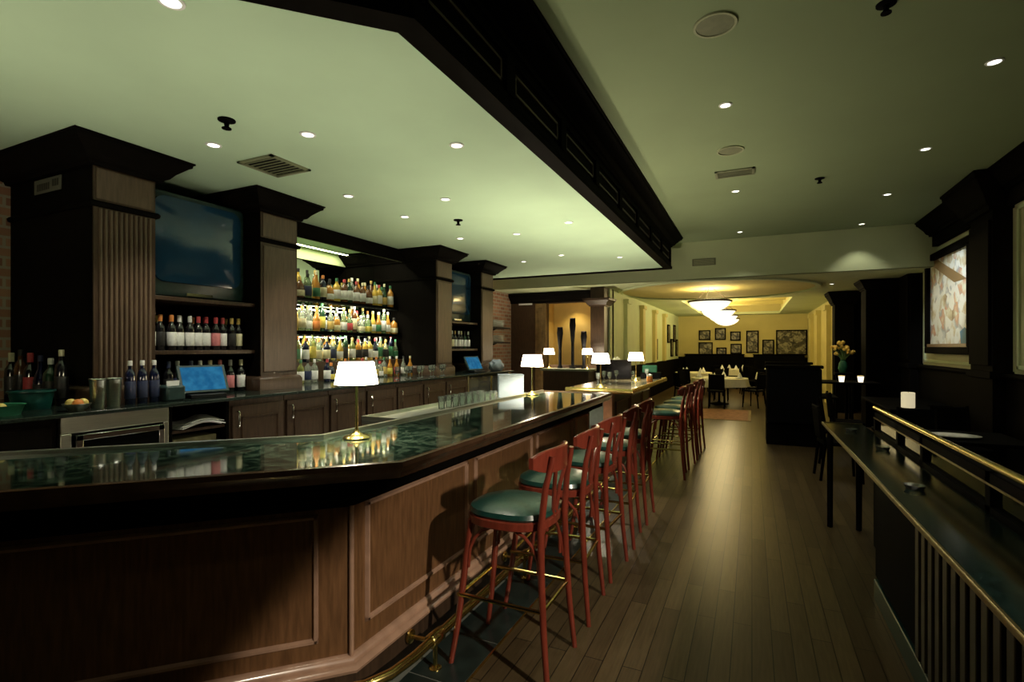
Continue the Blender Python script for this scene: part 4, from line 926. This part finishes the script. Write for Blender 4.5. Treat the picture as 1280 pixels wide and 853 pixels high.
# flowers in a green vase on the tall table
t = thing('flower_vase', 'green vase of yellow flowers on the black stand before the black column', 'flowers', (1.86, 13.6, 1.05))
MB().lathe([(0, 0), (.07, 0), (.10, .10), (.08, .22), (.05, .27), (.06, .30), (.05, .3), (0, .25)], n=18).build('vase', M['green'], t)
mb = MB(); mb2 = MB()
for k in range(26):
    a = random.uniform(0, 2*PI); r = random.uniform(.02, .22); h = .62 - r*.7 + random.uniform(-.06, .12)
    p = (r*math.cos(a), r*math.sin(a), h)
    mb2.tube([(0, 0, .25), (p[0]*.5, p[1]*.5, .25+(h-.25)*.6), p], .004, 5)
    bmesh.ops.create_icosphere(mb.b, subdivisions=1, radius=random.uniform(.03, .05), matrix=Matrix.Translation(p))
mb2.build('stems', M['leaf'], t); mb.build('blossoms', M['petal'], t)
t = thing('plant_stand', 'square black stand under the flower vase', 'stand', (1.86, 13.6, 0))
MB().box(-.18, .18, -.18, .18, 1.0, 1.05).build('top', M['black'], t, bevel=.005)
for sx in (-1, 1):
    for sy in (-1, 1): MB().box(sx*.15-.02, sx*.15+.02, sy*.15-.02, sy*.15+.02, 0, 1.0).build('leg', M['black'], t)
# booths
def booth(x, y, rz, L, lab):
    t = thing('booth_bench', lab, 'booth', (x, y, 0), rz, 'black high-back booths')
    MB().box(-L/2, L/2, -.30, .30, 0, .36).build('base', M['wood_blk'], t, bevel=.006)
    MB().box(-L/2+.02, L/2-.02, -.30, .27, .36, .48).build('seat_cushion', M['black'], t, bevel=.03)
    MB().box(-L/2, L/2, .25, .36, .36, 1.28).build('backrest', M['black'], t, bevel=.03)
    MB().box(-L/2-.02, L/2+.02, .235, .375, 1.28, 1.33).build('cap_rail', M['wood_blk'], t, bevel=.01)
booth(.62, 9.9, PI, .80, 'black high-back booth beside the aisle, nearest the camera')
booth(.66, 11.9, PI, .80, 'black high-back booth beside the aisle, behind the nearest one')
table(.95, 10.9, .75, .42, .42, 'black square table between the two aisle booths', M['black'])
chair(.98, 7.45, R(95), 'black padded chair right of the aisle, nearest the ledge end')
chair(1.12, 8.45, R(80), 'black padded chair right of the aisle, behind the nearest one')
chair(1.75, 7.2, R(0), 'black padded chair behind the table with the oval plate')
chair(2.2, 7.6, R(10), 'black padded chair beside the right wall pilaster')
chair(1.35, 9.5, R(90), 'black padded chair facing the picture wall')
# dining room: round tables with cloths and chairs
def round_table(x, y, r, nm, chairs, deg):
    t = table(x, y, .74, r-.03, r-.03, 'round dining table under a white cloth, ' + nm, M['wood_blk'], rnd=True)
    mb = MB(); n = 48; rings = []
    for (rr, z, wv) in ((.001, .748, 0), (r, .748, 0), (r+.012, .738, 0), (r+.02, .64, .012), (r+.035, .52, .03)):
        rings.append([mb.b.verts.new(((rr+wv*math.sin(9*2*PI*k/n))*math.cos(2*PI*k/n), (rr+wv*math.sin(9*2*PI*k/n))*math.sin(2*PI*k/n), z)) for k in range(n)])
    for a, b in zip(rings, rings[1:]):
        for k in range(n): mb.b.faces.new([a[k], a[(k+1)%n], b[(k+1)%n], b[k]])
    mb.build('tablecloth', M['cloth'], loc=(x, y, .0), label='white cloth draped over the round table ' + nm, cat='tablecloth', group='white tablecloths')
    for k in range(chairs):
        if x < -1.5 and k in (2, 3): continue
        a = R(deg + 360*k/chairs)
        chair(x+(r+.28)*math.cos(a), y+(r+.28)*math.sin(a), a - PI/2, 'black chair at the round table %s, %s' % (nm, ['right', 'far right', 'far left', 'left', 'near left', 'near right'][k % 6] if deg >= 0 else ['near right', 'far right', 'far side', 'far left', 'near left', 'near side'][k]))
    for k in range(4):
        a = R(deg + 20 + 90*k); px, py = x+(r-.2)*math.cos(a), y+(r-.2)*math.sin(a)
        napkin((px, py, .7485), 'folded white napkin on the round table %s, %s' % (nm, ['right place', 'far place', 'left place', 'near place'][k]))
nap = [None]
def napkin(loc, lab):
    if nap[0] is None:
        t = thing('napkin', lab, 'napkin', loc, 0, 'folded napkins on the dining tables')
        MB().lathe([(.075, 0), (.06, .05), (.03, .12), (.005, .17)], n=8).build('folded_cloth', M['paper'], t)
        MB().lathe([(0, 0), (.10, 0), (.125, .012), (.12, .012), (.095, .004), (0, .004)], n=24).build('under_plate', M['plate'], t)
        nap[0] = t
    else: dup(nap[0], loc, 0, lab)
round_table(-.85, 15.8, .75, 'nearest in the dining room', 6, -30)
round_table(-1.85, 18.9, .6, 'at the left of the dining room', 6, 20)
round_table(.75, 19.6, .6, 'at the right of the dining room', 6, 10)
round_table(-.7, 22.2, .6, 'at the back of the dining room', 6, 0)
# carpet at the dining room entrance
t = thing('rug', 'rosy patterned rug on the floor at the dining room entrance', 'rug', (-.6, 13.4, 0))
MB().box(-.62, .52, -1.0, 1.0, 0, .008).build('pile', mat('rosy_rug_pile', (.34, .17, .09), .9, var=.35, scale=9), t)
MB().box(-.68, .58, -1.06, 1.06, 0, .006).build('border', mat('tan_rug_border', (.30, .22, .10), .9, var=.2, scale=12), t)
# host stand / back counter in front of the niche with tall vases
t = thing('side_counter', 'grey topped dark counter below the golden niche', 'counter', (-3.7, 11.0, 0))
MB().box(-4.25, -3.2, 10.72, 11.22, 0, 1.10).build('body', M['wood_dk'], t, True, bevel=.005)
MB().box(-4.3, -3.15, 10.66, 11.26, 1.10, 1.15).build('worktop', mat('grey_green_stone', (.22, .25, .19), .25, var=.2), t, True, bevel=.005)
MB().box(-4.3, -3.15, 11.18, 11.26, 1.15, 1.22).build('upstand', M['wood_dk'], t, True)
for i, (x, y, h, L_) in enumerate(((-3.95, 11.0, .92, 'left of the three'), (-3.65, 11.0, 1.12, 'middle and tallest'), (-3.39, 11.0, .82, 'right and shortest'))):
    t = thing('tall_vase', 'tall dark slender vase before the golden niche, ' + L_, 'vase', (x, y, 1.15), 0, 'tall dark vases before the niche')
    MB().lathe([(0, 0), (.06, 0), (.065, .02), (.035, .06), (.035, h*.5), (.055, h*.72), (.07, h*.86), (.06, h), (.05, h), (.055, h*.86), (0, h*.7)], n=18).build('vase_body', M['black'], t)
    MB().lathe([(.059, h-.004), (.066, h+.004), (.059, h+.012), (.05, h+.004)], n=18, cap=False).build('rim', M['wood_dk'], t)
for i, (x, y, L_) in enumerate(((-4.16, 10.85, 'left'), (-3.26, 10.85, 'right'))):
    o = dup(lm, (x, y, 1.15), 0, 'small shaded lamp on the counter before the golden niche, ' + L_)
    light('POINT', 'bulb', o, (0, 0, .385), 3.0, GOLD, .03)
# plate stacks on two wall shelves before the brick
for z, nm in ((1.74, 'lower'), (2.08, 'upper')):
    t = thing('bracket_shelf', nm + ' dark glass shelf on the brick wall past the last column', 'shelf', (-5.4, 9.9, z-.03), 0, 'shelves on the brick')
    MB().box(-5.64, -5.2, 8.8, 11.0, z-.025, z).build('shelf_board', M['blackm'], t, True)
    for y in (9.1, 10.6): MB().prism([(-.0, 0), (.30, 0), (.0, -.12)], 0, .02).xf(Matrix.Translation((-5.65, y, z-.027)) @ Matrix(((1,0,0,0),(0,0,1,0),(0,1,0,0),(0,0,0,1)))).build('bracket', M['blackm'], t, True)
    for k in range(6):
        p = thing('plate_stack', 'stack of white plates on the %s brick wall shelf, %s' % (nm, ORD[k]), 'plates', (-5.36, 9.0+.34*k, z), 0, 'stacked white plates on the shelves')
        for j in range(5): MB().lathe([(0, 0), (.09, 0), (.14, .018), (.145, .022), (.135, .022), (.085, .006), (0, .006)], (0, 0, .034*j), 20).build('plate', M['plate'], p)
# things on the second bar section
goblets = [(-1.95, 7.0), (-1.85, 7.25), (-2.0, 7.5), (-1.62, 7.75), (-1.9, 7.85), (-1.56, 8.55)]
for i, (x, y) in enumerate(goblets): goblet((x, y, 1.10), 'stemmed glass on the second bar section, ' + ['nearest', 'second', 'third', 'fourth', 'fifth', 'farthest'][i] + ' from the camera', 'glasses on the second bar')
t = thing('menu_stand', 'dark framed menu board standing on the second bar between its lamps', 'menu board', (-2.05, 8.3, 1.10), R(20))
MB().box(-.26, .26, -.015, .015, 0, .30).build('board', M['black'], t)
wf = MB()
for a in ((-.28, .28, 0, .02), (-.28, .28, .30, .32), (-.28, -.26, .02, .30), (.26, .28, .02, .30)): wf.box(a[0], a[1], -.022, .022, a[2], a[3])
wf.build('frame', M['wood_blk'], t)
t = thing('napkin_caddy', 'green box in a black tray at the far end of the second bar', 'box', (-1.55, 8.85, 1.10), R(10))
MB().box(-.17, .17, -.12, .12, 0, .10).build('tray', M['black'], t, bevel=.01)
MB().box(-.14, .10, -.10, .10, .10, .22).build('green_box', M['green'], t, bevel=.012)
MB().lathe([(0, 0), (.05, 0), (.06, .05), (.045, .11), (.03, .12), (.025, .10), (0, .08)], n=16).build('small_vase', M['plate'], loc=(-2.1, 8.75, 1.10), label='small white vase of flowers on the second bar', cat='vase')
mb = MB()
for k in range(18):
    a = random.uniform(0, 2*PI); r = random.uniform(.0, .16)
    bmesh.ops.create_icosphere(mb.b, subdivisions=1, radius=random.uniform(.03, .045), matrix=Matrix.Translation((r*math.cos(a), r*math.sin(a), .32-r*.8+random.uniform(-.02, .03))))
for k in range(10):
    a = 2*PI*k/10; mb.tube([(0, 0, .08), (.05*math.cos(a), .05*math.sin(a), .18), (.11*math.cos(a), .11*math.sin(a), .26)], .004, 5)
mb.build('white_flowers', mat('white_petals', (.75, .74, .55), .6, var=.2), loc=(-2.1, 8.75, 1.10), label='bunch of white flowers in the small vase on the second bar', cat='flowers')
t = thing('ketchup_crock', 'orange jar with a white lid under the second bar edge', 'jar', (-1.42, 8.0, 1.10))
MB().lathe([(0, 0), (.04, 0), (.045, .01), (.045, .07), (.035, .085)], n=16).build('jar', M['orange'], t)
MB().lathe([(.04, .083), (.042, .11), (0, .115)], n=16).build('lid', M['white'], t)

# ------------------------------------------------------------------ pictures in the dining room
def pic(x, z, w_, h_, lab, light_mat=False):
    t = thing('framed_picture', lab, 'picture', (x, 24.08, z), 0, 'framed pictures on the far dining wall')
    mb = MB()
    for a in ((-w_, w_, -h_, -h_+.05), (-w_, w_, h_-.05, h_), (-w_, -w_+.05, -h_, h_), (w_-.05, w_, -h_, h_)): mb.box(a[0], a[1], -.03, .02, a[2], a[3])
    mb.build('frame', M['wood_blk'] if not light_mat else M['wood_dk'], t)
    MB().box(-w_+.05, w_-.05, -.012, .01, -h_+.05, h_-.05).build('print', M['photo'], t)
rows = [(-2.2, 2.15, .28, .22, 'upper left'), (-1.45, 2.2, .26, .26, 'upper second'), (-.75, 2.1, .24, .2, 'upper third'), (-2.15, 1.56, .34, .28, 'lower left, largest of its row'), (-1.4, 1.45, .24, .16, 'lower second, small'), (-.72, 1.55, .26, .22, 'lower third'), (.02, 1.85, .28, .48, 'tall, left of the arched one'), (.72, 1.62, .26, .32, 'below the arch'), (1.72, 1.82, .66, .52, 'broad and black, far right')]
for x, z, w_, h_, L_ in rows: pic(x*.86, z, w_*.86, h_, 'dark framed picture on the far dining wall, ' + L_)
for i, (y, z) in enumerate(((19.9, 1.55), (20.9, 2.15), (21.8, 1.6), (22.6, 2.2), (23.3, 1.6), (17.95, 1.55))):
    t = thing('framed_picture', 'narrow dark picture on the dining room left wall, ' + ['first', 'second', 'third', 'fourth', 'fifth', 'nearest'][i] + (' going deeper' if i < 5 else ' the camera'), 'picture', (-2.98, y, z), 0, 'pictures on the left dining wall')
    mb = MB()
    for a in ((-.26, .26, -.36, -.31), (-.26, .26, .31, .36), (-.26, -.21, -.36, .36), (.21, .26, -.36, .36)): mb.box(-.02, .03, *a)
    mb.build('frame', M['wood_blk'], t); MB().box(-.02, .015, -.21, .21, -.31, .31).build('print', M['photo'], t)
# dining booths along the far wall
booth(-1.5, 23.6, 0, 2.4, 'long black bench against the far dining wall, left half'); booth(1.0, 23.6, 0, 1.9, 'long black bench against the far dining wall, right half')

# ------------------------------------------------------------------ bowl chandeliers
bc = [None]
for i, y in enumerate((12.9, 16.3, 19.0, 21.4)):
    L_ = 'glowing bowl chandelier on a rod, ' + ['nearest, under the dome', 'second going back', 'third going back', 'farthest'][i]
    if bc[0] is None:
        t = thing('bowl_chandelier', L_, 'chandelier', (-.9, y, 2.45), 0, 'bowl chandeliers')
        MB().lathe([(0, 0), (.12, .01), (.28, .06), (.40, .14), (.47, .24), (.46, .24), (.39, .15), (.27, .075), (0, .02)], n=36).build('bowl', M['bowl'], t)
        MB().lathe([(.455, .23), (.49, .235), (.495, .27), (.46, .275)], n=36, cap=False).build('rim_band', M['wood_dk'], t)
        mb = MB()
        for k in range(3): a = 2*PI*k/3+.4; mb.tube([(.47*math.cos(a), .47*math.sin(a), .26), (0, 0, .62)], .007, 6)
        mb.tube([(0, 0, .6), (0, 0, 1.025)], .012, 8).build('rod', M['wood_dk'], t)
        bc[0] = t
    else: t = dup(bc[0], (-.9, y, 2.45), 0, L_)
    light('POINT', 'bulb', t, (0, 0, .36), BOWL_W, GOLD, .25)
    light('POINT', 'glow', t, (0, 0, -.5), BOWL_W*.32, (1, .76, .34), .45)
